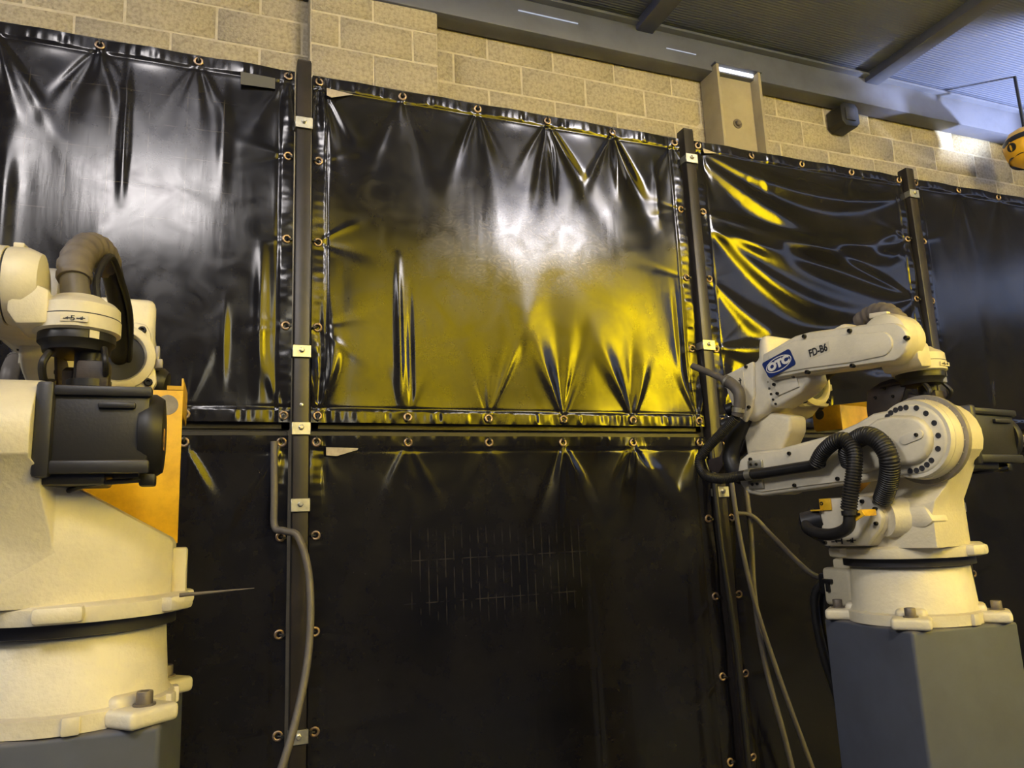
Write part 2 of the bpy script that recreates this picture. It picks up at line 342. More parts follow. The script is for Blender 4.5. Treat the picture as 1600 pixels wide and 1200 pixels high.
# shared small meshes (bolts point along +Z)
def bolt_mesh():
    b = B(); b.lathe([(0.0056, -0.006), (0.0056, 0.0045), (0.0048, 0.0055), (0.0030, 0.0055), (0.0028, 0.002), (0.0, 0.002)], (0, 0, 0), (0, 0, 1), 12); me = b.mesh('bolt'); me.materials.append(M['bolt']); return me
def bigbolt_mesh():
    b = B(); b.lathe([(0.017, 0), (0.017, 0.003), (0.0125, 0.003), (0.0125, 0.020), (0.0115, 0.0215), (0.0065, 0.0215), (0.006, 0.012), (0, 0.012)], (0, 0, 0), (0, 0, 1), 20); me = b.mesh('anchor_bolt'); me.materials.append(M['boltgrey']); return me
BOLT, ANCHOR = bolt_mesh(), bigbolt_mesh()
def bolt(parent, loc, d, s=1.0, name='bolt'):
    o = link_mesh(name, BOLT, parent, loc, dir_euler(d)); o.scale = (s, s, s); return o

# ------------------------------------------------------------------ structure
YW, YP = 1.50, 1.36            # wall face, pilaster face
b = B(); b.box((2.5, -2.0, -0.05), (16, 14, 0.1)); setp(b.done('floor', 'floor'), label='grey concrete floor of the robot cell', kind='structure')
wall = setp(B().box((2.5, YW + 0.11, 2.4), (16, 0.2, 4.8)).done('wall_back', 'mortar'), label='painted concrete block wall behind the black screens', kind='structure')
def block_mesh(w, h, d, seed):
    rnd = random.Random(seed); b = B(); b.box((0, 0, 0), (w, d, h), bev=0.004, seg=1)
    for v in b.bm.verts: v.co += Vector((rnd.uniform(-.0015, .0015), rnd.uniform(-.003, .003), rnd.uniform(-.0015, .0015)))
    me = b.mesh('block', 60); me.materials.append(M['block']); return me
PW, PH, J = 0.4585, 0.2075, 0.011
blocks = [block_mesh(PW - J, PH - J, 0.03, i) for i in range(5)]
rnd = random.Random(4)
XJ = 1.323                    # one vertical joint of the course between 4.213 and 4.42
for row in range(-3, 3):
    zc = 4.216 + PH * (row + 0.5); off = XJ if row % 2 == 0 else XJ + PW / 2
    for i in range(-7, 15):
        xa = off + i * PW
        if xa > 8.0: continue
        o = link_mesh('block', blocks[rnd.randrange(5)], wall, (xa + PW / 2, YW + 0.0215 + rnd.uniform(-0.0015, 0.0015), zc), (0, PI * rnd.randrange(2), 0))
pil = setp(B().box((0.81, (YP + YW + 0.04) / 2 + 0.012, 2.4), (0.74, YW - YP + 0.04, 4.8)).done('trim_1', 'mortar'), label='projecting block pilaster on the back wall', kind='structure')
half = block_mesh(0.36, PH - J, 0.03, 11); third = block_mesh(0.16, PH - J, 0.03, 12); ret = block_mesh(0.125, PH - J, 0.03, 13); wide = block_mesh(0.478, PH - J, 0.03, 14); narrow = block_mesh(0.24, PH - J, 0.03, 15)
for row in range(-3, 3):
    zc = 4.216 + PH * (row + 0.5)
    if row % 2 == 0:
        spans = [(0.44, 0.60), (0.60, 1.03), (1.03, 1.18)]
    else:
        spans = [(0.44, 0.795), (0.795, 1.18)]
    for (a, c) in spans:
        me = block_mesh(c - a - J, PH - J, 0.03, int(a * 100) + row)
        link_mesh('block', me, pil, ((a + c) / 2, YP + 0.0235, zc))
    for sx in (0.452, 1.168): link_mesh('block', ret, pil, (sx, (YP + YW) / 2 + 0.005, zc), (0, 0, PI / 2))

ceil = setp(B().box((2.5, -1.6, 4.86), (16, 6.6, 0.08)).done('ceiling', 'ceiling'), label='dark blue-grey sheet metal ceiling', kind='structure')
for i, x in enumerate((-1.5, 0.53, 2.57, 4.60, 6.63)):
    b = B(); b.box((x + 0.065, -1.6, 4.785), (0.13, 5.9, 0.07), bev=0.004)
    b.done('ceiling_rib', 'beam', ceil)
bm_ = B(); bm_.box((2.5, 1.42, 4.685), (16, 0.14, 0.235), bev=0.006); bm_.box((2.5, 1.40, 4.795), (16, 0.2, 0.02), bev=0.003)
beam = setp(bm_.done('trim_2', 'beam'), label='dark steel eaves beam along the top of the block wall', kind='structure')
B().box((1.92, 1.347, 4.70), (0.42, 0.006, 0.006)).done('daylight_slit', 'slit2', beam)
B().box((2.92, 1.347, 4.665), (0.24, 0.006, 0.004)).done('daylight_slit', 'slit2', beam)

# H-section column against the wall
colm = setp(empty('steel_column', (3.37, 1.42, 0)), label='cream painted steel H-section column against the block wall', cat='column')
cb = B(); cb.box((-0.19, -0.02, 2.3), (0.022, 0.19, 4.6), bev=0.002); cb.done('flange', 'column', colm)
cb = B(); cb.box((0.165, -0.02, 2.3), (0.022, 0.19, 4.6), bev=0.002); cb.done('flange', 'column', colm)
cb = B(); cb.box((-0.01, -0.02, 2.3), (0.34, 0.018, 4.6)); cb.done('web', 'column', colm)
cb = B(); cb.lathe([(0.036, 0), (0.036, 0.006), (0.021, 0.006), (0.021, 0.02), (0.015, 0.026), (0, 0.026)], (0.0, -0.029, 4.22), (0, -1, 0), 18); cb.done('bolt', 'boltgrey', colm)
B().box((-0.01, -0.075, 4.588), (0.30, 0.02, 0.020)).done('daylight_slit', 'slit', colm)
B().box((-0.01, -0.02, 4.606), (0.40, 0.20, 0.012)).done('cap_plate', 'beam', colm)

# black cube speaker on the wall
spk = setp(empty('wall_box', (4.40, 1.40, 4.45)), label='small black box with tapered hood fixed to the upper block wall', cat='box')
kb = B(); o8 = [(-.085, -.06), (-.05, -.095), (.06, -.095), (.09, -.06), (.09, .06), (.055, .095), (-.05, .095), (-.085, .06)]
kb.prism(o8, 'xz', -0.05, 0.095, bev=0.006); kb.done('housing', 'black', spk)
kb = B(); kb.box((0.0, -0.052, 0.0), (0.095, 0.012, 0.10), bev=0.004); kb.done('front_grille', 'gap', spk)

# yellow see-through welding curtain of the opposite side of the cell (seen mirrored in the vinyl)
nx = 60; vs = []; fs = []
for i in range(nx + 1):
    x = 0.75 + 3.75 * i / nx; y = -3.9 + 0.03 * math.sin(i * 0.9) + 0.015 * math.sin(i * 2.3)
    vs += [(x, y, 2.42), (x, y, 4.10)]
fs = [(2 * i, 2 * i + 2, 2 * i + 3, 2 * i + 1) for i in range(nx)]
me = bpy.data.meshes.new('yellow_curtain'); me.from_pydata(vs, [], fs); me.materials.append(M['yellow_curtain'])
for p in me.polygons: p.use_smooth = True
yc = empty('yellow_curtain', (0, 0, 0), label='yellow translucent welding curtain hanging on the far side of the cell', cat='curtain')
link_mesh('curtain_sheet', me, yc)
cr = B(); cr.cyl((0.6, -3.9, 4.12), (4.7, -3.9, 4.12), 0.02); cr.done('rail', 'frame', yc)
for hx in (0.9, 2.7, 4.5):
    h_ = B(); h_.cyl((hx, -3.9, 4.12), (hx, -3.9, 4.83), 0.006, seg=8); h_.done('hanger', 'frame', yc)

# ------------------------------------------------------------------ fence of black vinyl screens
ZC = 1.5
POSTS = [(-1.40, 'leftmost'), (0.238, ''), (1.862, ''), (3.168, ''), (4.72, '')]
def clamp(parent, x, z):
    c = B(); c.box((x + 0.025, -0.041, z), (0.060, 0.005, 0.042), bev=0.0015, seg=1); c.box((x + 0.025, -0.036, z), (0.07, 0.008, 0.026), bev=0.002, seg=1)
    o = c.done('clamp', 'steel', parent)
    n = B(); n.lathe([(0.009, 0), (0.009, 0.006), (0.006, 0.008), (0.006, 0.012), (0, 0.012)], (x + 0.025, -0.0435, z + 0.003), (0, -1, 0), 6); n.done('nut', 'steel', o)
plabels = {0: 'black square fence post beyond the left edge of the frame', 1: 'black square fence post with zinc clamps between the two widest upper screens',
           2: 'black square fence post with zinc clamps standing left of the slack creased screen', 3: 'black square fence post rising behind the right robot forearm', 4: 'black square fence post at the far right end of the screens'}
for i, (px, _) in enumerate(POSTS):
    if i == 0: continue
    p = empty('fence_post', (px + 0.025, -0.008, 0), label=plabels[i], cat='fence post', group='fence posts')
    q = B(); q.box((0, 0, 1.585), (0.050, 0.055, 3.17), bev=0.004); q.box((0, 0, 3.171), (0.046, 0.05, 0.006)); q.done('tube', 'post', p)
    for z in {1: (2.925, 2.10, 1.842, 1.595, 0.9), 2: (3.03, 2.2, 1.60), 3: (3.035, 2.105, 1.5), 4: (3.0, 2.1)}[i]: 
        c = B(); c.box((0, -0.033, z), (0.060, 0.005, 0.042), bev=0.0015, seg=1); c.box((0, -0.028, z), (0.060, 0.010, 0.026), bev=0.002, seg=1); c.box((-0.0265, -0.01, z), (0.006, 0.045, 0.03)); c.box((0.0265, -0.01, z), (0.006, 0.045, 0.03))
        o = c.done('clamp', 'steel', p)
        n = B(); n.lathe([(0.009, 0), (0.009, 0.006), (0.006, 0.008), (0.006, 0.012), (0, 0.012)], (0, -0.0355, z + 0.003), (0, -1, 0), 6); n.done('nut', 'steel', o)
    if i == 1:
        n = B(); n.lathe([(0.006, 0), (0.006, 0.004), (0, 0.006)], (0, -0.0275, 1.92), (0, -1, 0), 10); n.done('rivet', 'steel', p)
sp = empty('short_post', (3.80, -0.03, 0), label='short dark post standing at the right edge behind the robot motor', cat='fence post')
q = B(); q.box((0, 0, 0.915), (0.10, 0.06, 1.83), bev=0.004); q.done('tube', 'post', sp)
c = B(); c.box((0.02, -0.034, 1.63), (0.05, 0.008, 0.04), bev=0.002); c.done('clamp', 'steel', sp)

def grom_mesh():
    b = B(); pr = [(0.0075 + 0.0045 + 0.0042 * math.cos(a), 0.0028 * math.sin(a)) for a in [2 * PI * k / 8 for k in range(9)]]
    b.lathe(pr, (0, 0, 0), (0, -1, 0), 16, cap=False); me = b.mesh('grommet', 80); me.materials.append(M['brass']); return me
GROM = grom_mesh()
def tie_mesh():
    b = B(); b.tube([(0, -0.004, 0.0), (0, -0.007, 0.010), (0, 0.0, 0.016), (0, 0.012, 0.017), (0, 0.016, 0.008)], 0.0032, 6, n=3); b.box((0.001, -0.007, 0.012), (0.008, 0.008, 0.007)); me = b.mesh('cable_tie'); me.materials.append(M['tie']); return me
TIE = tie_mesh()

def ridge_fan(h, X, Z, g, n, rnd, strength, nf, long=0.25, spread=55, wmul=1.0):
    """folds that radiate from a grommet g into the sheet along n"""
    strength = strength * rnd.choice((0.25, 0.45, 0.7, 1.0, 1.15)); t = np.array([-n[1], n[0]]); a = (X - g[0]) * n[0] + (Z - g[1]) * n[1]; bb = (X - g[0]) * t[0] + (Z - g[1]) * t[1]
    ap = np.maximum(a, 0)
    for k in range(nf):
        al = R(-spread + 2 * spread * (k + rnd.uniform(0.1, 0.9)) / nf); L = long * rnd.uniform(0.35, 1.2) * (math.cos(al) ** 1.2)
        bend = rnd.uniform(-0.4, 0.4)
        s = bb - ap * math.tan(al) * (1 - 0.35 * ap / max(L, 0.05) * 0.3) - bend * ap * ap * 0.3
        w = (0.005 + ap * rnd.uniform(0.07, 0.14)) * wmul
        A = strength * rnd.uniform(0.5, 1.2) * (1 if rnd.random() < 0.6 else -0.8)
        h += A * np.minimum(ap / 0.035, 1.0) * np.exp(-(ap / L) ** 1.7) * np.exp(-(s / w) ** 2) * (a > 0) * np.minimum(w / 0.014, 1.6)

def swag(h, X, Z, p, q, sag, w0, w1, A, skew=0.0):
    """a long soft fold slung between two points of the sheet"""
    u = (X - p[0]) / (q[0] - p[0]); uc = np.clip(u, 0, 1)
    zp = p[1] + (q[1] - p[1]) * uc - sag * 4 * uc * (1 - uc)
    w = w0 + (w1 - w0) * np.sin(PI * uc) ** 0.8
    s = (Z - zp) / w
    h += A * np.sin(PI * uc) ** 0.6 * np.exp(-np.where(s > 0, s * (1 + skew), s * (1 - skew)) ** 2) * ((u > 0) & (u < 1)) * (w / w1) ** 0.7

def make_sheet(x0, x1, z0, z1, gs, dx, seed, strength=0.009, top=True, extra=None, nf=(5, 4, 2)):
    rnd = random.Random(seed); nx = int((x1 - x0) / dx) + 1; nz = int((z1 - z0) / dx) + 1
    xs = np.linspace(x0, x1, nx); zs = np.linspace(z0, z1, nz); X, Z = np.meshgrid(xs, zs)
    h = np.zeros_like(X)
    # slow waviness of the whole sheet
    for k in range(5):
        ax, az = rnd.uniform(1.5, 6.0), rnd.uniform(0.6, 2.6); h += 0.0018 * np.sin(X * ax + rnd.uniform(0, 6)) * np.sin(Z * az + rnd.uniform(0, 6))
    for (gx, gz, side) in gs:
        n = {'t': (0, -1), 'b': (0, 1), 'l': (1, 0), 'r': (-1, 0)}[side]
        if side == 't': ridge_fan(h, X, Z, (gx, gz), n, rnd, strength, nf[0], 0.28, 38)
        elif side == 'b': ridge_fan(h, X, Z, (gx, gz), n, rnd, strength * 0.9, nf[1], 0.36, 27)
        elif nf[2]: ridge_fan(h, X, Z, (gx, gz), n, rnd, strength * 0.55, nf[2], 0.16, 60)
    # pull of the ties: the edge bellies out between grommets
    dt, db, dl, dr = z1 - Z, Z - z0, X - x0, x1 - X
    gx0 = [g[0] for g in gs if g[2] == 't']; ph = gx0[0] if gx0 else x0
    bell = (1 - np.cos(2 * PI * (X - ph) / 0.3)) * 0.5
    h += 0.009 * bell * np.exp(-(dt / 0.06) ** 2) + 0.008 * bell * np.exp(-(db / 0.06) ** 2)
    zg = [g[1] for g in gs if g[2] == 'l'] or [z0]; bellz = (1 - np.cos(2 * PI * (Z - zg[0]) / 0.3)) * 0.5
    h += 0.006 * bellz * (np.exp(-(dl / 0.05) ** 2) + np.exp(-(dr / 0.05) ** 2))
    if extra: extra(h, X, Z, rnd)
    # stitched hems: seam groove, puckers
    ex = np.minimum(np.minimum(dt, db), np.minimum(dl, dr)); hemt = np.clip((0.048 - np.minimum(dt, db)) / 0.006, 0, 1); heml = np.clip((0.048 - np.minimum(dl, dr)) / 0.006, 0, 1)
    n1 = sum(np.sin(X * f + p) for f, p in ((210, 1.3), (143, 0.2), (97, 2.2))) / 3 * (0.4 + 0.6 * np.sin(X * 17 + seed) ** 2)
    h += hemt * (0.0022 * n1 * np.sin(PI * np.clip(np.minimum(dt, db) / 0.048, 0, 1)) + 0.0015)
    n2 = sum(np.sin(Z * f + p) for f, p in ((190, 0.3), (121, 1.2))) / 2
    h += heml * (0.0007 * n2 * np.sin(PI * np.clip(np.minimum(dl, dr) / 0.048, 0, 1)) + 0.0015)
    h -= 0.002 * (np.exp(-((np.minimum(dt, db) - 0.05) / 0.004) ** 2) + np.exp(-((np.minimum(dl, dr) - 0.05) / 0.004) ** 2))
    V = np.stack([X, -0.006 - h, Z], -1).reshape(-1, 3).astype(np.float32)
    ii = np.arange(nx * nz).reshape(nz, nx); F = np.stack([ii[:-1, :-1], ii[:-1, 1:], ii[1:, 1:], ii[1:, :-1]], -1).reshape(-1, 4).astype(np.int32)
    me = bpy.data.meshes.new('sheet'); me.vertices.add(len(V)); me.vertices.foreach_set('co', V.ravel())
    me.loops.add(F.size); me.loops.foreach_set('vertex_index', F.ravel()); me.polygons.add(len(F))
    me.polygons.foreach_set('loop_start', np.arange(0, F.size, 4, dtype=np.int32)); me.polygons.foreach_set('use_smooth', np.ones(len(F), dtype=bool))
    me.update(calc_edges=True); me.validate()
    f = lambda x, z: float((-0.006 - h)[min(nz - 1, max(0, int(round((z - z0) / (z1 - z0) * (nz - 1))))), min(nx - 1, max(0, int(round((x - x0) / (x1 - x0) * (nx - 1)))))])
    return me, f

def screen(label, x0, x1, z0, z1, gx, gzl, gzr, seed, dx=0.006, mt='vinyl', strength=0.009, extra=None, bottom=True, nf=(5, 4, 2), zb=None):
    root = empty('welding_screen', ((x0 + x1) / 2, 0.02, z0), label=label, cat='welding screen', group='black welding screens of the fence')
    ox, oz = -(x0 + x1) / 2, -z0
    gs = [(x, z1 - 0.022, 't') for x in gx] + ([(x, z0 + 0.022, 'b') for x in gx] if bottom else []) + [(x0 + 0.02, z, 'l') for z in gzl] + [(x1 - 0.02, z, 'r') for z in gzr]
    me, f = make_sheet(x0, x1, z0, z1, gs, dx, seed, strength, extra=extra, nf=nf); me.materials.append(M[mt])
    link_mesh('curtain_sheet', me, root, (ox, -0.02, oz))
    zb = z0 - 0.021 if zb is None else zb
    for (c, s) in [(((x0 + x1) / 2, 0.03, z1 + 0.004), (x1 - x0, 0.03, 0.03)), (((x0 + x1) / 2, 0.03, zb + 0.015), (x1 - x0, 0.03, 0.03)),
                   ((x0 + 0.015, 0.03, (z1 + zb) / 2), (0.03, 0.03, z1 - zb)), ((x1 - 0.015, 0.03, (z1 + zb) / 2), (0.03, 0.03, z1 - zb))]:
        r = B(); r.box((c[0] + ox, c[1] - 0.02, c[2] + oz), s, bev=0.003, seg=1); r.done('frame_rail', 'frame', root)
    rr = random.Random(seed)
    for (x, z, side) in gs:
        y = min(f(x + a, z + c_) for a in (-.008, 0, .008) for c_ in (-.008, 0, .008)) - 0.002
        o = link_mesh('grommet', GROM, root, (x + ox, y - 0.02, z + oz), (rr.uniform(-.15, .15), 0, rr.uniform(-.15, .15)))
        ang = {'t': 0, 'b': PI, 'l': -PI / 2, 'r': PI / 2}[side] + rr.uniform(-0.3, 0.3)
        link_mesh('cable_tie', TIE, root, (x + ox, y - 0.02, z + oz), (0, ang, 0))
    return root, f, ox, oz

ZT, ZB = 3.133, 1.866
gz = [ZC + 0.998 - 0.306, ZC + 0.998, ZC + 1.303]
# upper row
def ex0(h, X, Z, rnd):
    for (x, w, A, za, zb) in ((-0.30, 0.012, 0.006, 2.55, 3.1), (0.0, 0.02, 0.004, 2.6, 3.1), (0.13, 0.018, 0.007, 1.9, 2.5), (0.02, 0.012, 0.005, 1.95, 2.3), (-0.62, 0.03, 0.01, 2.1, 2.8), (-0.69, 0.03, 0.009, 1.9, 2.5)):
        h += A * np.exp(-((X - x) / w) ** 2) * np.clip((Z - za) / 0.2, 0, 1) * np.clip((zb - Z) / 0.2, 0, 1)
def ex1(h, X, Z, rnd):
    for (x, w, A, za, zb) in ((0.36, 0.03, 0.009, 1.9, 2.45), (0.60, 0.012, 0.008, 1.88, 2.5), (0.64, 0.010, -0.006, 1.88, 2.4), (1.24, 0.010, -0.008, 2.75, 3.1), (1.53, 0.012, 0.007, 2.8, 3.1), (1.72, 0.015, 0.006, 2.7, 3.05), (1.77, 0.012, 0.006, 2.0, 2.5), (0.46, 0.07, 0.004, 1.9, 2.5)):
        h += A * np.exp(-((X - x) / w) ** 2) * np.clip((Z - za) / 0.2, 0, 1) * np.clip((zb - Z) / 0.25, 0, 1)
def ex2(h, X, Z, rnd):
    L = lambda z: (1.945, ZC + z); Rr = lambda z: (3.135, ZC + z)
    for (pz, qz, sag, w0, w1, A) in ((1.60, 1.52, 0.10, 0.01, 0.05, 0.020), (1.22, 1.36, 0.10, 0.012, 0.06, 0.022), (1.30, 1.00, -0.03, 0.01, 0.045, 0.018), (1.30, 0.99, 0.10, 0.012, 0.075, 0.024), (1.28, 1.02, 0.24, 0.015, 0.08, 0.026),
                                     (1.0, 0.99, 0.30, 0.015, 0.09, 0.022), (0.70, 0.98, 0.10, 0.01, 0.06, 0.016), (0.70, 0.66, -0.03, 0.01, 0.05, 0.018), (0.70, 0.62, 0.06, 0.012, 0.06, 0.016), (1.56, 1.22, 0.12, 0.02, 0.07, 0.02)):
        swag(h, X, Z, L(pz), Rr(qz), sag, w0, w1, A)
screen('large black vinyl upper screen behind the left robot, clear pocket at its corner', -1.36, 0.232, ZB, ZT, [-1.287, -0.987, -0.687, -0.387, -0.087, 0.21], gz, gz, 3, 0.006, 'vinyl_scuffed', 0.010, ex0)
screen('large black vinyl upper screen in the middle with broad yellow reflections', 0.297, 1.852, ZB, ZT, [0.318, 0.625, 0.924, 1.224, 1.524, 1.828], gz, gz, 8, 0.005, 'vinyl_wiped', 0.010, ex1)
screen('slack black vinyl upper screen with long sideways creases behind the right robot', 1.922, 3.158, ZB, ZT, [1.945, 2.24, 2.53, 2.83, 3.135], gz, gz, 15, 0.006, 'vinyl', 0.006, ex2, nf=(2, 2, 4))
screen('smooth black vinyl upper screen at the right edge', 3.228, 4.71, ZB, ZT, [3.25, 3.55, 3.85, 4.15, 4.45, 4.69], gz, gz, 23, 0.008, 'vinyl', 0.006, None, nf=(4, 3, 1))
# lower row
gl = [ZC - 0.002, ZC - 0.30, ZC - 0.596, ZC - 0.9]; ZLT = 1.822
def exl(h, X, Z, rnd):
    h += 0.012 * np.exp(-((X - 1.70 + (Z - 1.5) * 0.55) / 0.05) ** 2) * np.clip((Z - 1.5) / 0.1, 0, 1) * np.clip((1.8 - Z) / 0.1, 0, 1)
    h += 0.010 * np.exp(-((X - 1.74) / 0.035) ** 2) * np.clip((1.5 - Z) / 0.2, 0, 1)
    h += 0.004 * np.exp(-((X - 1.30) / 0.012) ** 2) * np.clip((1.35 - Z) / 0.2, 0, 1)
screen('black vinyl lower screen beside the left robot pedestal', -1.36, 0.226, 0.03, ZLT, [-1.287, -0.987, -0.687, -0.387, -0.087, 0.205], gl, gl, 31, 0.009, 'vinyl', 0.009, None, nf=(4, 3, 1), zb=0.0)
screen('black vinyl lower screen in the middle with scratched tally marks', 0.294, 1.852, 0.03, ZLT, [0.314, 0.625, 0.922, 1.214, 1.514, 1.82], gl, gl, 37, 0.008, 'vinyl_marked', 0.010, exl, nf=(5, 3, 1), zb=0.0)
screen('black vinyl lower screen behind the right robot base and hanging cables', 1.922, 3.158, 0.03, ZLT, [1.945, 2.24, 2.53, 2.83, 3.135], gl, gl, 41, 0.009, 'vinyl', 0.006, None, nf=(4, 3, 1), zb=0.0)
screen('black vinyl lower screen right of the right robot', 3.228, 3.74, 0.03, ZLT - 0.02, [3.25, 3.5, 3.72], gl, gl, 43, 0.012, 'vinyl', 0.005, None, nf=(4, 3, 1), zb=0.0)

# paper tags and clear pocket on the screens
def tag_thing(name, label, pts, y, m, cat):
    vs = [(x, y, z) for x, z in pts]; n = len(pts); cx = sum(p[0] for p in pts) / n; cz = min(p[1] for p in pts)
    b = B(); b.prism([(x - cx, z - cz) for x, z in pts], 'xz', -0.0006, 0.0006); o = b.done(name, m); o.location = (cx, y, cz); o.rotation_euler = (R(-4), 0, R(5)); setp(o, label=label, cat=cat)
tag_thing('paper_tag', 'torn pale paper tag at the top left corner of the middle upper screen', [(0.343, 3.085), (0.343, 3.055), (0.36, 3.05), (0.44, 3.082)], -0.021, 'tag', 'tag')
tag_thing('paper_tag', 'torn pale paper tag at the top left corner of the middle lower screen', [(0.345, 1.782), (0.345, 1.755), (0.38, 1.753), (0.45, 1.774), (0.452, 1.78)], -0.021, 'tag', 'tag')
tag_thing('paper_tag', 'small pale tag at the top left corner of the slack creased screen', [(1.965, 3.098), (1.968, 3.075), (2.04, 3.088)], -0.022, 'tag', 'tag')
tag_thing('clear_pocket', 'clear document pocket at the top right of the left upper screen', [(0.05, 3.09), (0.05, 3.04), (0.165, 3.05), (0.165, 3.093)], -0.024, 'cleartag', 'pocket')

# ------------------------------------------------------------------ robots
ZP = 1.22
def make_pedestal(label, loc, yaw):
    b = B(); w = 0.1575
    b.box((0, 0, ZP / 2), (2 * w, 2 * w, ZP), bev=0.008, seg=3)
    o = b.done('robot_pedestal', 'pedestal'); o.location = (loc[0], loc[1], 0); o.rotation_euler = (0, 0, yaw)
    return setp(o, label=label, cat='pedestal')

def casting_mesh():
    side = [(.168, .188), (.168, .27), (.178, .30), (.205, .345), (.228, .39)] + arc(.165, .445, .092, -20, 165, 12) + [(.055, .42), (.02, .365), (-.05, .315), (-.13, .285), (-.165, .25), (-.165, .188)]
    front = [(-.155, .188), (.148, .188), (.148, .277), (.142, .286), (-.028, .392), (-.040, .408), (-.040, .56), (-.122, .56), (-.122, .33), (-.155, .28)]
    a = B(); a.prism(side, 'xz', -0.3, 0.3); c = B(); c.prism(front, 'yz', -0.3, 0.3)
    plan = [(.3, -.124), (.3, -.036), (.21, -.028), (.170, -.015), (.150, .03), (.125, .08), (.09, .12), (.045, .148), (.0, .158), (-.1, .150), (-.168, .06), (-.168, -.06), (-.12, -.145), (.0, -.172), (.10, -.155)]
    d = B(); d.prism(plan, 'xy', .15, .6)
    me = boolean(boolean(a.mesh('a'), c.mesh('c'), 'INTERSECT'), d.mesh('d'), 'INTERSECT')
    bm = bmesh.new(); bm.from_mesh(me); bmesh.ops.remove_doubles(bm, verts=bm.verts, dist=1e-5)
    es = [e for e in bm.edges if len(e.link_faces) == 2 and e.calc_face_angle(0) > R(28)]
    bmesh.ops.bevel(bm, geom=es, offset=0.007, segments=3, profile=0.5, affect='EDGES', clamp_overlap=True)
    for f in bm.faces: f.smooth = True
    for e in bm.edges: e.smooth = not (len(e.link_faces) == 2 and e.calc_face_angle(0) > R(40))
    out = bpy.data.meshes.new('swivel_casting'); bm.to_mesh(out); bm.free(); out.materials.append(M['cast']); return out
CAST = casting_mesh()

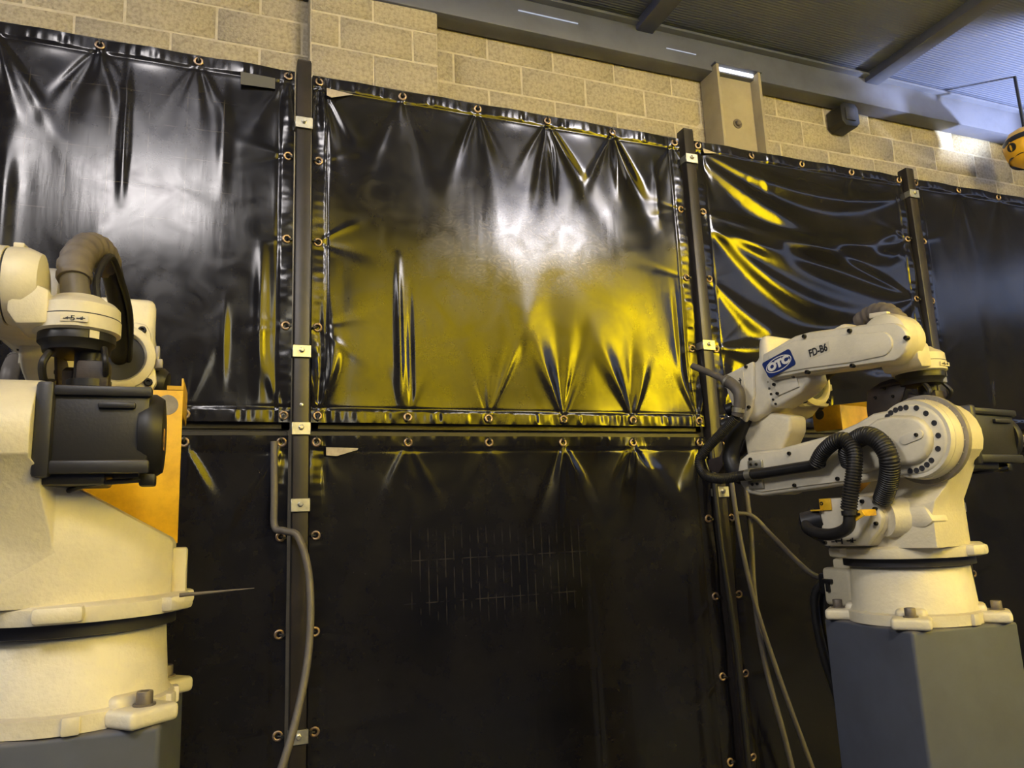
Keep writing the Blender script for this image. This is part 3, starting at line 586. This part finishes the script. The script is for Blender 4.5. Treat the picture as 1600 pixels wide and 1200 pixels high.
ROT_F = (PI / 2, 0, 0)          # lettering on a -y face
def make_robot(label, loc, yaw, byaw, motor_end, tail):
    r = empty('welding_robot', (loc[0], loc[1], ZP), yaw, label=label, cat='robot arm', group='cream welding robots on pedestals')
    # ---- base (turned with the pedestal)
    rel = byaw - yaw; mb = Matrix.Rotation(rel, 3, 'Z')
    base = B()
    base.lathe([(0.150, 0.004), (0.152, 0.03), (0.147, 0.04), (0.141, 0.135), (0.136, 0.142)], (0, 0, 0), (0, 0, 1), 56)
    for a in (45, 135, 225, 315):
        d = mb @ Vector((math.cos(R(a)), math.sin(R(a)), 0)); p = d * 0.165
        rot = Matrix.Rotation(rel + R(a), 3, 'Z'); base.box((p.x, p.y, 0.014), (0.095, 0.088, 0.028), rot, bev=0.009, seg=3)
        base.box((p.x * 0.8, p.y * 0.8, 0.03), (0.06, 0.07, 0.03), rot, bev=0.012, seg=3)
    base.lathe([(0.158, 0.001), (0.158, 0.026), (0.150, 0.032)], (0, 0, 0), (0, 0, 1), 40)
    for a in (12, 78, 102):
        d = mb @ Vector((math.cos(R(a)), math.sin(R(a)), 0)); base.box((d.x * 0.155, d.y * 0.155, 0.014), (0.022, 0.026, 0.028), Matrix.Rotation(rel + R(a), 3, 'Z'), bev=0.004)
    bo = base.done('base', 'cast', r)
    for a in (45, 135, 225, 315):
        d = mb @ Vector((math.cos(R(a)), math.sin(R(a)), 0)); link_mesh('anchor_bolt', ANCHOR, bo, (d.x * 0.183, d.y * 0.183, 0.028))
    cbx = B(); c0 = mb @ Vector((-0.185, 0, 0)); rz = Matrix.Rotation(rel, 3, 'Z')
    cbx.box((c0.x, c0.y, 0.075), (0.115, 0.17, 0.105), rz, bev=0.012, seg=3); c1 = mb @ Vector((-0.16, 0, 0)); cbx.box((c1.x, c1.y, 0.135), (0.10, 0.14, 0.035), rz, bev=0.008)
    co = cbx.done('connector_box', 'cast', r)
    k = B(); c2 = mb @ Vector((-0.262, -0.03, 0)); k.box((c2.x, c2.y, 0.078), (0.05, 0.075, 0.06), rz, bev=0.008); c3 = mb @ Vector((-0.262, 0.05, 0)); k.box((c3.x, c3.y, 0.078), (0.05, 0.06, 0.06), rz, bev=0.008); k.done('connector', 'black', co)
    k = B(); c4 = mb @ Vector((-0.215, -0.088, 0)); k.box((c4.x, c4.y, 0.09), (0.04, 0.012, 0.012), rz, bev=0.003); k.box((c4.x, c4.y, 0.075), (0.012, 0.012, 0.03), rz, bev=0.003); k.done('latch', 'black', co)
    # ---- swivel
    g = B(); g.lathe([(0.138, 0.138), (0.156, 0.142), (0.156, 0.161), (0.138, 0.163)], (0, 0, 0), (0, 0, 1), 48); g.done('bearing_ring', 'gap', r)
    t = B(); t.lathe([(0.150, 0.161), (0.176, 0.163), (0.178, 0.170), (0.178, 0.186), (0.172, 0.191), (0.10, 0.194)], (0, 0, 0), (0, 0, 1), 64)
    for a in (0, 62, 118, 240): t.box((0.168 * math.cos(R(a)), 0.168 * math.sin(R(a)), 0.178), (0.05, 0.07, 0.026), Matrix.Rotation(R(a), 3, 'Z'), bev=0.008)
    t.done('turntable', 'cast', r)
    tb = B(); tb.box((-0.01, 0.158, 0.225), (0.05, 0.026, 0.086), bev=0.005); tb.done('stop_block', 'cast', r)
    link_mesh('swivel_casting', CAST, r)
    # J1 gear motor housing and its cover with the axis arrows
    hs = B(); pr = [(-.10, .195), (.025, .195), (.068, .238), (.078, .265), (.066, .295), (.035, .318), (-.08, .318), (-.10, .29)]
    hs.prism(pr, 'xz', -0.188, -0.10, bev=0.008); hs.cyl((.06, -.17, .262), (.10, -.08, .262), .045, .06, 24); hs.prism([(.04, .235), (.15, .235), (.175, .25), (.155, .29), (.05, .29)], 'xz', -0.155, -0.08, bev=0.012); hs.done('gear_housing', 'cast', r)
    cv = B(); cv.prism(pr, 'xz', -0.203, -0.187, bev=0.004, taper=0.97); jc = cv.done('gear_cover', 'cream', r)
    for (x, z) in ((-.085, .305), (-.09, .205), (.062, .285), (.06, .25), (.03, .305)): bolt(jc, (x, -0.205, z), (0, -1, 0), 0.9)
    text('- 1 +', 0.026, 'ink', jc, (-.036, -0.2045, .209), ROT_F, sx=1.45)
    arrow = [(-.5, -.1), (.1, -.1), (.1, -.3), (.5, 0), (.1, .3), (.1, .1), (-.5, .1)]
    for cx, sg in ((-.053, -1), (-.018, 1)):
        a_ = B(); a_.prism([(cx + sg * x * .018, .209 + z * .018) for x, z in arrow], 'xz', -0.2048, -0.2036); a_.done('arrow_mark', 'ink', jc)
    yb = B(); yb.box((-.075, -.206, .302), (.034, .004, .03), bev=.001); yb.box((-.098, -.212, .288), (.03, .016, .004), bev=.001); yb.done('yellow_tab', 'yellow', r)
    yb = B(); yb.box((.040, -.262, .264), (.062, .004, .017), Euler((0, R(-28), 0)), bev=.001); yb.box((.064, -.235, .277), (.004, .055, .016), bev=.001); hb = yb.done('hose_bracket', 'yellow', r)
    for d_ in (-.02, .02): bolt(hb, (.040 + d_ * .9, -.2645, .264 + d_ * .5), (0, -1, 0), 0.6)
    # ---- J2: motor, ring, lower arm
    y0 = -0.04; mo = B()
    mo.box((.165, y0 + .012, .452), (.145, .024, .145), bev=.006)
    L = motor_end - y0; mo.box((.165, y0 + L * .46, .458), (.118, L * .86, .118), bev=.010)
    for sx in (-1, 1):
        mo.box((.165 + sx * .058, y0 + L * .5, .512), (.018, L * .8, .016), bev=.004); mo.box((.165 + sx * .060, y0 + L * .5, .395), (.016, L * .8, .020), bev=.004)
    mo.box((.165, y0 + L * .30, .384), (.10, L * .5, .03), bev=.006)
    mot = mo.done('axis_motor', 'motor', r)
    rail = B(); rail.box((.226, y0 + L * .62, .490), (.012, L * .30, .010), bev=.003); rail.done('rail_clip', 'motor', mot)
    cap = B(); cap.lathe([(.066, 0), (.068, .008), (.068, .022), (.060, .034), (.040, .036), (0, .036)], (.165, motor_end - .036, .450), (0, 1, 0), 36); co_ = cap.done('end_cap', 'black', mot)
    st = B(); st.box((.195, motor_end + .0005, .440), (.022, .0012, .034)); st.done('warning_sticker', 'orange', co_)
    for (dx, dz) in ((.055, .045), (-.055, .045)): bolt(mot, (.165 + dx, y0 + .028, .455 + dz * 1.2), (0, 1, 0), 1.0)
    pl = B(); pl.box((.18, motor_end - .022, .377), (.03, .024, .02), bev=.004); pl.tube([(.19, motor_end - .03, .377), (.20, motor_end - .09, .372), (.17, motor_end - .13, .365), (.12, motor_end - .15, .36)], .0042, 8); pl.done('motor_cable', 'rubber', mot)
    rg = B(); rg.lathe([(.085, 0), (.107, .001), (.108, .006), (.108, .012), (.085, .013)], (.165, -.135, .445), (0, 1, 0), 56); ring = rg.done('gear_ring', 'ring', r)
    for i in range(11):
        a = R(-75 + i * 17); d_ = B(); d_.lathe([(.0016, 0), (.0016, .0012), (0, .0012)], (.165 + .0985 * math.cos(a), -.135, .445 + .0985 * math.sin(a)), (0, -1, 0), 8); d_.done('dowel', 'steel', ring)
    rg = B(); rg.lathe([(.095, 0), (.097, .03), (.092, .034)], (.165, -.166, .445), (0, 1, 0), 48); rg.lathe([(.092, 0), (.094, .004), (.094, .018), (.092, .02)], (.165, -.182, .445), (0, 1, 0), 48); rg.done('arm_hub', 'cream', r)
    arm = [(-.325, .468), (-.22, .464), (-.06, .481), (.03, .503), (.075, .520)] + arc(.165, .445, .086, 116, -96, 18) + [(.05, .356), (-.148, .343), (-.30, .336), (-.345, .345), (-.372, .37), (-.382, .405), (-.368, .445)]
    la = B(); la.prism(arm, 'xz', -.186, -.130, bev=.009, seg=3); lo = la.done('lower_arm', 'cream', r)
    ac = B(); ac.prism([(-.318, .458), (-.22, .454), (-.06, .470), (.0, .478), (.01, .36), (-.148, .354), (-.295, .347), (-.340, .358), (-.362, .385), (-.366, .42), (-.35, .445)], 'xz', -.191, -.184, bev=.002); aco = ac.done('arm_cover', 'cream', lo)
    for (x, z) in ((-.318, .443), (-.181, .446), (-.175, .358), (-.321, .372), (-.335, .400), (-.05, .46), (-.04, .366)): bolt(aco, (x, -.192, z), (0, -1, 0), 0.95)
    web = B(); web.prism([(.015, .47), (.09, .505), (.135, .508)] + arc(.162, .443, .060, 90, -90, 12) + [(.12, .385), (.02, .372)], 'xz', -.203, -.182, bev=.008, seg=3, taper=.93); wo = web.done('hub_cover', 'cream', lo)
    sc = B(); sc.prism(arc(.196, .452, .0115, -70, 110, 8) + arc(.160, .443, .0115, 110, 290, 8), 'xz', -.2065, -.202, bev=.0012); sco = sc.done('slot_plate', 'cream', wo); bolt(sco, (.192, -.207, .451), (0, -1, 0), 0.8)
    for (x, z) in ((.114, .506), (.124, .514), (.137, .519), (.15, .521), (.164, .521), (.189, .516), (.210, .500), (.226, .475), (.231, .445), (.226, .415), (.207, .390), (.195, .381), (.182, .374), (.168, .370), (.153, .370)):
        h_ = B(); h_.lathe([(.0068, 0), (.0066, .0012), (.0046, .0013), (.004, .0004), (0, .0004)], (x, -.1862, z), (0, -1, 0), 12); h_.done('bolt_hole', 'gap', lo)
    # ---- J3 unit at the elbow
    nk = B(); nk.cyl((-.325, -.128, .405), (-.325, .0, .405), .066, seg=32, ch=.006); nk.prism([(-.385, .40), (-.285, .40), (-.265, .46), (-.225, .515), (-.22, .56), (-.35, .60), (-.40, .54)], 'xz', -.125, -.045, bev=.012, seg=3); nk.done('elbow_neck', 'cast', r)
    j3 = B(); j3.prism([(-.425, .715), (-.295, .738), (-.285, .80), (-.252, .81), (-.252, .605), (-.29, .575), (-.345, .555), (-.40, .60)], 'xz', -.150, .082, bev=.016, seg=3); j3o = j3.done('elbow_casing', 'cream', r)
    pp = B(); pp.prism([(-.425, .712), (-.30, .735), (-.308, .64), (-.328, .585), (-.352, .556), (-.385, .585), (-.405, .64)], 'xz', -.162, -.148, bev=.006, seg=2); pj = pp.done('side_cover', 'cream', j3o)
    for (x, z) in ((-.325, .722), (-.405, .70), (-.330, .60), (-.393, .61)): bolt(pj, (x, -.163, z), (0, -1, 0), 0.9)
    stc = B(); stc.prism([(-.366, .71), (-.340, .715), (-.338, .615), (-.364, .612)], 'xz', -.1632, -.161); so = stc.done('axis_label', 'sticker', pj)
    text('- 3 +', 0.024, 'ink', so, (-.352, -.164, .663), (PI / 2, -PI / 2, 0), sx=1.35)
    for cz, sg in ((.645, -1), (.682, 1)):
        a_ = B(); a_.prism([(-.352 + z * .014, cz + sg * x * .020) for x, z in arrow], 'xz', -0.1642, -0.163); a_.done('arrow_mark', 'ink', so)
    # front ring with the cable opening
    fr = B(); fr.prism([(-.045, .738), (.045, .748), (.066, .744), (.075, .726), (.092, .616), (.083, .598), (-.03, .593), (-.06, .616)], 'yz', -.258, -.235, bev=.006); fo = fr.done('cable_flange', 'cream', r)
    rn = B(); rn.lathe([(.072, 0), (.072, .010), (.063, .016), (.056, .016), (.051, .008), (.051, .003)], (-.236, .016, .668), (1, 0, 0), 40); rn.done('opening_rim', 'cast', fo)
    ds = B(); ds.lathe([(.0505, 0), (.0505, .004), (0, .004)], (-.236, .016, .668), (1, 0, 0), 30); ds.done('opening_shadow', 'gap', fo)
    for (y, z) in ((.059, .729), (.076, .615), (-.03, .729), (-.035, .610)): bolt(fo, (-.234, y, z), (1, 0, 0), 1.5)
    cp = B(); cp.lathe([(.036, 0), (.036, .018), (.028, .03), (0, .033)], (-.29, .080, .625), (0.15, 1, -.2), 28); cp.done('elbow_motor_cap', 'black', r)
    hp = B(); hp.box((-.25, .090, .672), (.03, .01, .05), bev=.002); hp.box((-.24, .096, .657), (.02, .012, .02), bev=.002); hp.done('hose_plate', 'ring', r)
    # block under the forearm with its small cover, and the strut beside it
    bl = B(); bl.prism([(-.30, .70), (-.13, .69), (-.125, .64), (-.16, .615), (-.25, .585), (-.30, .61)], 'xz', -.145, -.06, bev=.010, seg=3); blo = bl.done('arm_root', 'cream', r)
    kp = B(); kp.prism([(-.245, .660), (-.165, .668), (-.158, .632), (-.235, .618)], 'xz', -.150, -.144, bev=.0015); kpo = kp.done('small_cover', 'cream', blo)
    for (x, z) in ((-.24, .653), (-.17, .664), (-.232, .625)): bolt(kpo, (x, -.151, z), (0, -1, 0), .85)
    for (x, z) in ((-.265, .665), (-.262, .645), (-.258, .628), (-.253, .611), (-.246, .597)): bolt(blo, (x, -.146, z), (0, -1, 0), .6)
    # ---- forearm
    fa = [(-.262, .748), (-.146, .776), (-.10, .776), (.03, .760), (.10, .752), (.10, .645), (.04, .646), (-.123, .660), (-.246, .664), (-.268, .70)]
    f1 = B(); f1.prism(fa, 'xz', -.160, -.100, bev=.010, seg=3); f1.prism([(-.25, .74), (-.03, .79), (.0, .775), (.02, .66), (-.24, .67)], 'xz', -.105, -.060, bev=.012); f1.done('forearm', 'cream', r)
    cvp = [(-.258, .744), (-.146, .770), (-.10, .770), (.03, .755), (.135, .740)] + arc(.137, .690, .049, 80, -80, 10) + [(.04, .650), (-.123, .664), (-.244, .668), (-.262, .70)]
    f2 = B(); f2.prism(cvp, 'xz', -.172, -.158, bev=.003, seg=2, taper=.975); fco = f2.done('forearm_cover', 'cream', r)
    rp = [(-.235, .738), (-.14, .758), (-.10, .752), (.03, .736), (.112, .722)] + arc(.115, .690, .032, 80, -80, 8) + [(.03, .660), (-.11, .672), (-.235, .677)]
    f3 = B(); f3.prism(rp, 'xz', -.1765, -.170, bev=.003, seg=2, taper=.985); fro = f3.done('raised_panel', 'cream', fco)
    for (x, z) in ((-.103, .762), (.035, .744), (.182, .690), (-.107, .662), (.03, .652)): bolt(fco, (x, -.174, z), (0, -1, 0), 1.05)
    # blue logo plate and model lettering
    lp = [(-.255, .716), (-.154, .739), (-.137, .690), (-.233, .667)]
    rp2 = []
    for i in range(4):
        p, q_, n_ = Vector(lp[i - 1]), Vector(lp[i]), Vector(lp[(i + 1) % 4])
        for w in (0, .5, 1): rp2.append(tuple((q_ + (p - q_).normalized() * .007 * (1 - w) + (n_ - q_).normalized() * .007 * w)) if w != .5 else tuple(q_ + ((p - q_).normalized() + (n_ - q_).normalized()) * .0022))
    lg = B(); lg.prism(rp2, 'xz', -.1785, -.176); lgo = lg.done('logo_plate', 'blue', fco)
    cx, cz, tl = -.195, .703, R(12.0)
    el = B(); n_ = 40; vs = []; fs = []
    for k_ in range(n_):
        a = 2 * PI * k_ / n_
        for (ra, rb) in ((.046, .0205), (.0435, .0180)):
            ex_, ez_ = ra * math.cos(a), rb * math.sin(a); vs.append((cx + ex_ * math.cos(tl) - ez_ * math.sin(tl), -.1790, cz + ex_ * math.sin(tl) + ez_ * math.cos(tl)))
    fs = [(2 * k_, 2 * ((k_ + 1) % n_), 2 * ((k_ + 1) % n_) + 1, 2 * k_ + 1) for k_ in range(n_)]; el._new(vs, fs); el.done('logo_oval', 'white', lgo)
    text('OTC', 0.029, 'white', lgo, (cx, -.1792, cz), (PI / 2, -tl, 0), bold=.0022, sx=1.22)
    bs = B(); bs.prism([(-.098, .722), (-.028, .731), (-.026, .703), (-.096, .694)], 'xz', -.1771, -.1763); bs.done('model_sticker', 'sticker', fco)
    text('FD-B6', 0.029, 'ink', fco, (-.063, -.1784, .7125), (PI / 2, R(-7), 0), bold=.0005, sx=.78)
    # J5 hub of the forearm, wrist lobe, tool disc
    hb5 = B(); hb5.lathe([(.050, 0), (.062, .008), (.066, .022), (.066, .050)], (.112, -.165, .706), (0, 1, 0), 44); hb5.done('wrist_hub', 'cream', r)
    gr = B(); gr.cyl((.112, -.117, .706), (.112, -.111, .706), .0625, seg=40); gr.done('hub_gap', 'gap', r)
    wl = B(); wl.lathe([(.064, 0), (.065, .004), (.065, .028), (.056, .048), (.040, .052)], (.112, -.112, .706), (0, 1, 0), 44)
    wl.prism([(-.104, .700), (-.07, .700), (-.045, .690), (-.045, .632), (-.09, .628), (-.104, .650)], 'yz', .060, .165, bev=.008)
    wl.box((.08, -.106, .782), (.05, .016, .014), Euler((0, R(8), 0)), bev=.002); wl.done('wrist_lobe', 'cream', r)
    wd = B(); wd.lathe([(.031, .016), (.037, .016), (.043, .010), (.056, .004), (.0635, -.004), (.0645, -.024), (.0655, -.025), (.0655, -.047), (.058, -.050)], (.108, -.010, .676), (0, 0, 1), 48, cap=False)
    wd.prism([(-.085, .672), (-.02, .674), (-.02, .632), (-.075, .632)], 'yz', .075, .150, bev=.006); wdo = wd.done('wrist_disc', 'cream', r)
    wi = B(); wi.cyl((.108, -.010, .660), (.108, -.010, .684), .031, seg=28); wi.done('disc_opening', 'gap', wdo)
    sl = B(); sl.lathe([(.0648, -.0015), (.0657, 0), (.0650, .0015)], (.108, -.010, .6515), (0, 0, 1), 48, cap=False); sl.done('disc_seam', 'gap', wdo)
    lb = B(); lb.box((0.1742, -.006, .640), (.0012, .040, .010)); lbo = lb.done('axis_label', 'sticker', wdo)
    text('- 5 +', 0.012, 'ink', lbo, (0.1752, -.006, .640), (PI / 2, 0, PI / 2), sx=1.4)
    for cy_, sg in ((-.014, -1), (.002, 1)):
        a_ = B(); a_.prism([(cy_ + sg * x * .010, .640 + z * .009) for x, z in arrow], 'yz', .1745, .1753); a_.done('arrow_mark', 'ink', lbo)
    bk = B(); bk.lathe([(.056, .632), (.0585, .628), (.0585, .612), (.052, .606), (.050, .596), (.040, .594)], (.108, -.010, 0), (0, 0, 1), 44); bko = bk.done('tool_ring', 'black', r)
    wt = B(); wt.box((.1585, .022, .6185), (.001, .016, .013), Euler((0, 0, R(38))), bev=0); wt.done('tool_label', 'sticker', bko)
    # torch mount hanging under the wrist
    tm = B(); tm.lathe([(.024, .60), (.024, .55), (.034, .548), (.034, .536), (.030, .534), (.030, .505)], (.112, .012, 0), (0, 0, 1), 28); tm.done('torch_mount', 'black', r)
    tp = B(); tp.prism([(.055, .622), (.02, .618), (-.022, .60), (-.03, .555), (-.03, .48), (.01, .48), (.03, .53), (.07, .56), (.09, .60)], 'xz', -.046, -.041, bev=.001); tp.box((.05, -.03, .606), (.07, .04, .006)); tpo = tp.done('torch_bracket', 'brown', r)
    for (x, z) in ((.03, .60), (.0, .58), (.05, .575)): bolt(tpo, (x, -.047, z), (0, -1, 0), .7)
    tp = B(); tp.cyl((.10, .0, .56), (.055, .02, .47), .021, .018, 20); tp.box((.125, .02, .555), (.03, .05, .05), bev=.006); tp.box((.085, -.02, .55), (.03, .02, .05), Euler((0, .4, 0)), bev=.004); tp.tube([(.055, .02, .47), (.04, .03, .42), (.06, .04, .38)], .009, 10); tp.done('torch_body', 'brown', r)
    tw = B(); tw.tube([(.13, -.04, .60), (.15, -.05, .57), (.13, -.05, .545), (.09, -.045, .55)], .006, 8); tw.done('torch_lead', 'rubber', r); tw = B(); tw.tube([(.14, .035, .60), (.155, .04, .575), (.14, .04, .555)], .005, 8); tw.done('torch_lead', 'rubber', r)
    # ---- yellow guard plates
    yp = B(); yp.box((-.10, .045, .425), (.004, .21, .30), bev=.0015); yp.box((-.10, .135, .58), (.004, .03, .008)); 
    ypo = yp.done('guard_plate', 'yellow', r)
    hl = B(); hl.lathe([(.020, 0), (.020, .0015), (0, .0015)], (-.098, .122, .545), (1, 0, 0), 24); hl.done('plate_hole', 'ring', ypo)
    ys = B(); keyhole = [(-.345, .615), (-.10, .60), (-.10, .53), (-.335, .535), (-.345, .545)]
    ys.prism(keyhole, 'xz', .146, .150, bev=.001); yso = ys.done('guard_plate', 'yellow', r)
    hl = B(); hl.lathe([(.016, 0), (.016, .0008), (0, .0008)], (-.318, .146, .588), (0, -1, 0), 24); hl.done('plate_hole', 'gap', yso)
    # ---- hoses
    w1 = B(); w1.tube([(.105, -.012, .675), (.10, -.020, .715), (.082, -.024, .762), (.045, -.018, .80)], .023, 16, n=8); w1.done('wrist_hose', 'hosegrey', r)
    w2 = B(); w2.tube([(.098, -.022, .728), (.082, -.024, .765), (.045, -.014, .806), (.0, .0, .818), (-.05, .008, .806)], .0275, 16, corr=.0011, pitch=.022, n=8); w2.done('hose_wrap', 'wrap', r)
    w3 = B(); w3.tube([(.02, -.01, .812), (-.03, .012, .81), (-.09, .022, .765), (-.15, .028, .72), (-.20, .025, .685), (-.24, .018, .668)], .019, 14, n=8); w3.done('cable_hose', 'rubber', r)
    w4 = B(); w4.tube([(.10, .018, .68), (.08, .01, .74), (.03, .022, .80), (-.04, .034, .78), (-.11, .046, .73), (-.20, .040, .675), (-.238, .035, .66)], .006, 8, n=8); w4.done('thin_hose', 'rubber', r)
    # conduit past the elbow, along the lower arm and into the gear cover
    c_ = B(); c_.tube([(-.506, -.2, .758), (-.43, -.2, .718), (-.375, -.2, .686)], .0105, 12); c_.tube([(-.38, -.2, .69), (-.35, -.2, .668), (-.330, -.2, .64), (-.333, -.2, .60), (-.345, -.2, .575)], .0175, 14); c_.done('elbow_conduit', 'hosegrey', r)
    c_ = B(); c_.lathe([(.0195, 0), (.0195, .014), (.018, .014)], (-.336, -.2, .598), (-.25, 0, -1), 18, cap=False); c_.done('hose_clip', 'steel', r); c_ = B(); c_.lathe([(.0190, 0), (.0190, .008)], (-.372, -.2, .683), (.8, 0, -.5), 18, cap=False); c_.done('hose_clip', 'steel', r)
    c_ = B(); c_.tube([(-.348, -.2, .570), (-.408, -.205, .53), (-.457, -.22, .489), (-.484, -.23, .451), (-.466, -.23, .409), (-.406, -.23, .393), (-.335, -.222, .396)], .0145, 14, corr=.0009, pitch=.0055, n=10); c_.done('corrugated_hose', 'rubber', r)
    c_ = B(); c_.tube([(-.34, -.222, .396), (-.25, -.216, .398), (-.16, -.214, .402), (-.085, -.218, .405), (-.06, -.224, .410)], .0150, 14); c_.done('arm_hose', 'rubber', r)
    c_ = B(); c_.box((-.30, -.196, .427), (.052, .006, .024), bev=.002); c_.box((-.304, -.196, .369), (.052, .006, .024), bev=.002); c_.lathe([(.0165, 0), (.0165, .022), (.0155, .022)], (-.312, -.2195, .397), (1, -.05, .02), 18, cap=False); cl = c_.done('hose_clamp', 'steel', r)
    for (x, z) in ((-.312, .427), (-.292, .426), (-.314, .370), (-.296, .370)): bolt(cl, (x, -.200, z), (0, -1, 0), .7)
    c_ = B(); c_.tube([(-.078, -.222, .406), (-.048, -.23, .434), (-.002, -.24, .456), (.03, -.242, .457), (.055, -.25, .428), (.057, -.26, .384), (.046, -.266, .332), (.032, -.266, .285)], .0185, 16, corr=.0012, pitch=.0068, n=10); c_.done('corrugated_hose', 'rubber', r)
    c_ = B(); c_.tube([(.0, -.19, .400), (.012, -.212, .430), (.04, -.224, .452), (.084, -.232, .462), (.120, -.238, .440), (.135, -.236, .398), (.113, -.215, .350), (.075, -.19, .305)], .0225, 16, corr=.0009, pitch=.006, n=10); c_.done('corrugated_hose', 'rubber', r)
    c_ = B(); c_.tube([(-.14, -.205, .262), (-.115, -.235, .243), (-.075, -.25, .230), (-.02, -.26, .228), (.025, -.266, .245), (.035, -.266, .282)], .0150, 14); c_.lathe([(.020, 0), (.020, .012), (.015, .012)], (.035, -.266, .272), (0, 0, 1), 16); c_.done('cover_hose', 'rubber', r)
    c_ = B(); c_.lathe([(.026, -.02), (.030, 0), (.030, .03), (.024, .034)], (-.120, -.195, .262), (-1, -.5, -.25), 10); c_.box((-.115, -.17, .235), (.06, .05, .06), Euler((0, .5, .4)), bev=.01); c_.done('hose_gland', 'black', r)
    c_ = B(); c_.tube([(-.36, -.13, .60), (-.395, -.135, .55), (-.425, -.14, .50), (-.435, -.145, .45), (-.405, -.15, .405), (-.35, -.16, .395)], .026, 16); c_.done('elbow_hose', 'black', r)
    # fittings and feeder hardware behind the elbow
    c_ = B(); c_.cyl((-.43, -.10, .62), (-.46, -.12, .61), .020, seg=18, ch=.003); c_.cyl((-.455, -.09, .575), (-.49, -.11, .565), .022, seg=18, ch=.003); c_.tube([(-.42, -.06, .64), (-.45, -.08, .60), (-.42, -.07, .565)], .010, 10); c_.done('plugs', 'black', r)
    c_ = B(); c_.box((-.48, -.06, .545), (.016, .03, .035), bev=.003); c_.done('red_plug', 'red', r)
    c_ = B(); c_.prism([(-.60, .435), (-.56, .42), (-.535, .445), (-.44, .485), (-.40, .53), (-.43, .555), (-.50, .52), (-.53, .50), (-.55, .475), (-.60, .47)], 'xz', -.075, -.045, bev=.004); c_.cyl((-.53, -.06, .565), (-.50, -.06, .55), .013, seg=12); c_.cyl((-.535, -.06, .53), (-.47, -.06, .545), .011, seg=12); c_.done('wire_feeder_bracket', 'brown', r)
    if tail:
        c_ = B(); c_.cyl((.15, .165, .193), (.15, .280, .1965), .0034, .0006, 8); c_.done('wire_tail', 'wrap', r, label='thin pale wire tail sticking out sideways')
    return r

PL, PR = (-0.21, -1.037), (1.70, -1.044)
make_pedestal('blue-grey steel pedestal under the left robot', PL, R(-4))
make_pedestal('blue-grey steel pedestal under the right robot', PR, R(-6))
make_robot('cream welding robot close on the left seen from its motor end', PL, R(-90), R(-94), 0.135, True)
make_robot('cream welding robot on the right showing its lettered forearm and hose loops', PR, R(-80), R(-96), 0.215, False)

# ------------------------------------------------------------------ cables
def cable(label, pts, rad, m):
    b = B(); P0 = Vector(pts[0]); b.tube([Vector(p) - P0 for p in pts], rad, 10, n=10); o = b.done('cable', m); o.location = P0
    return setp(o, label=label, cat='cable')

cable('thick grey hose looping from the fence post down beside the left robot', [(0.18, -0.03, 1.80), (0.183, -0.035, 1.62), (0.186, -0.04, 1.53), (0.215, -0.07, 1.515), (0.255, -0.09, 1.49), (0.285, -0.12, 1.35), (0.27, -0.18, 1.12), (0.19, -0.30, 0.88), (0.07, -0.50, 0.74), (-0.03, -0.68, 0.83), (-0.055, -0.83, 1.02), (-0.06, -0.86, 1.2)], 0.0115, 'hosegrey')
cable('grey cable sagging from the fence post to the right robot connector box', [(1.93, -0.05, 1.515), (1.99, -0.08, 1.50), (2.02, -0.15, 1.42), (1.90, -0.45, 1.31), (1.77, -0.68, 1.30), (1.71, -0.79, 1.31)], 0.009, 'hosegrey')
cable('pale blue-grey cable hanging straight beside the right fence post', [(1.90, -0.08, 1.75), (1.91, -0.09, 1.45), (1.94, -0.10, 1.2), (2.0, -0.11, 0.95), (2.10, -0.12, 0.62), (2.2, -0.13, 0.3), (2.26, -0.15, 0.012)], 0.0095, 'hosegrey')
cable('dark cable hanging down between post and right robot', [(1.99, -0.05, 1.72), (1.99, -0.06, 1.45), (1.97, -0.07, 1.2), (1.98, -0.08, 0.95), (2.04, -0.09, 0.62), (2.08, -0.1, 0.3), (2.12, -0.12, 0.012)], 0.011, 'hosegrey')
cable('thick dark cable dropping from the right robot connectors', [(1.715, -0.765, 1.30), (1.70, -0.73, 1.295), (1.69, -0.70, 1.24), (1.70, -0.70, 1.10), (1.735, -0.72, 0.9), (1.77, -0.75, 0.6), (1.80, -0.78, 0.3), (1.82, -0.80, 0.014)], 0.0135, 'rubber')
cable('second dark cable dropping from the right robot connectors', [(1.755, -0.76, 1.30), (1.725, -0.72, 1.29), (1.72, -0.69, 1.22), (1.735, -0.69, 1.05), (1.77, -0.70, 0.85), (1.80, -0.72, 0.5), (1.84, -0.74, 0.2), (1.86, -0.76, 0.012)], 0.0115, 'rubber')
cable('black hose hanging along the right edge of the middle lower screen', [(1.845, -0.05, 1.80), (1.848, -0.055, 1.4), (1.87, -0.06, 1.0), (1.875, -0.06, 0.6), (1.87, -0.06, 0.013)], 0.012, 'rubber')

# ------------------------------------------------------------------ striped hook block at the right edge
hk = empty('crane_hook_block', (5.80, 1.0, 4.22), label='yellow and black striped rounded hook block at the right edge under the ceiling', cat='hook block')
b = B(); b.lathe([(0.0, -.16), (.09, -.14), (.15, -.07), (.16, 0), (.15, .07), (.09, .14), (0, .16)], (0, 0, 0), (0.3, -1, 0.1), 32); b.done('housing', 'hook', hk)
for k_ in (-0.09, 0.02):
    b = B(); b.lathe([(.162 * math.sqrt(max(0.05, 1 - (k_ / .16) ** 2)), -.022), (.166 * math.sqrt(max(0.05, 1 - (k_ / .16) ** 2)), 0), (.162 * math.sqrt(max(0.05, 1 - (k_ / .16) ** 2)), .022)], (0, 0, k_), (0.15, 0.1, 1), 32, cap=False); b.done('black_stripe', 'black', hk)
b = B(); b.cyl((-.02, 0, .0), (-.16, 0.02, -.02), .05, .035, 18); b.cyl((0, 0, .14), (0, 0, .62), .012, seg=10); b.done('swivel', 'black', hk)
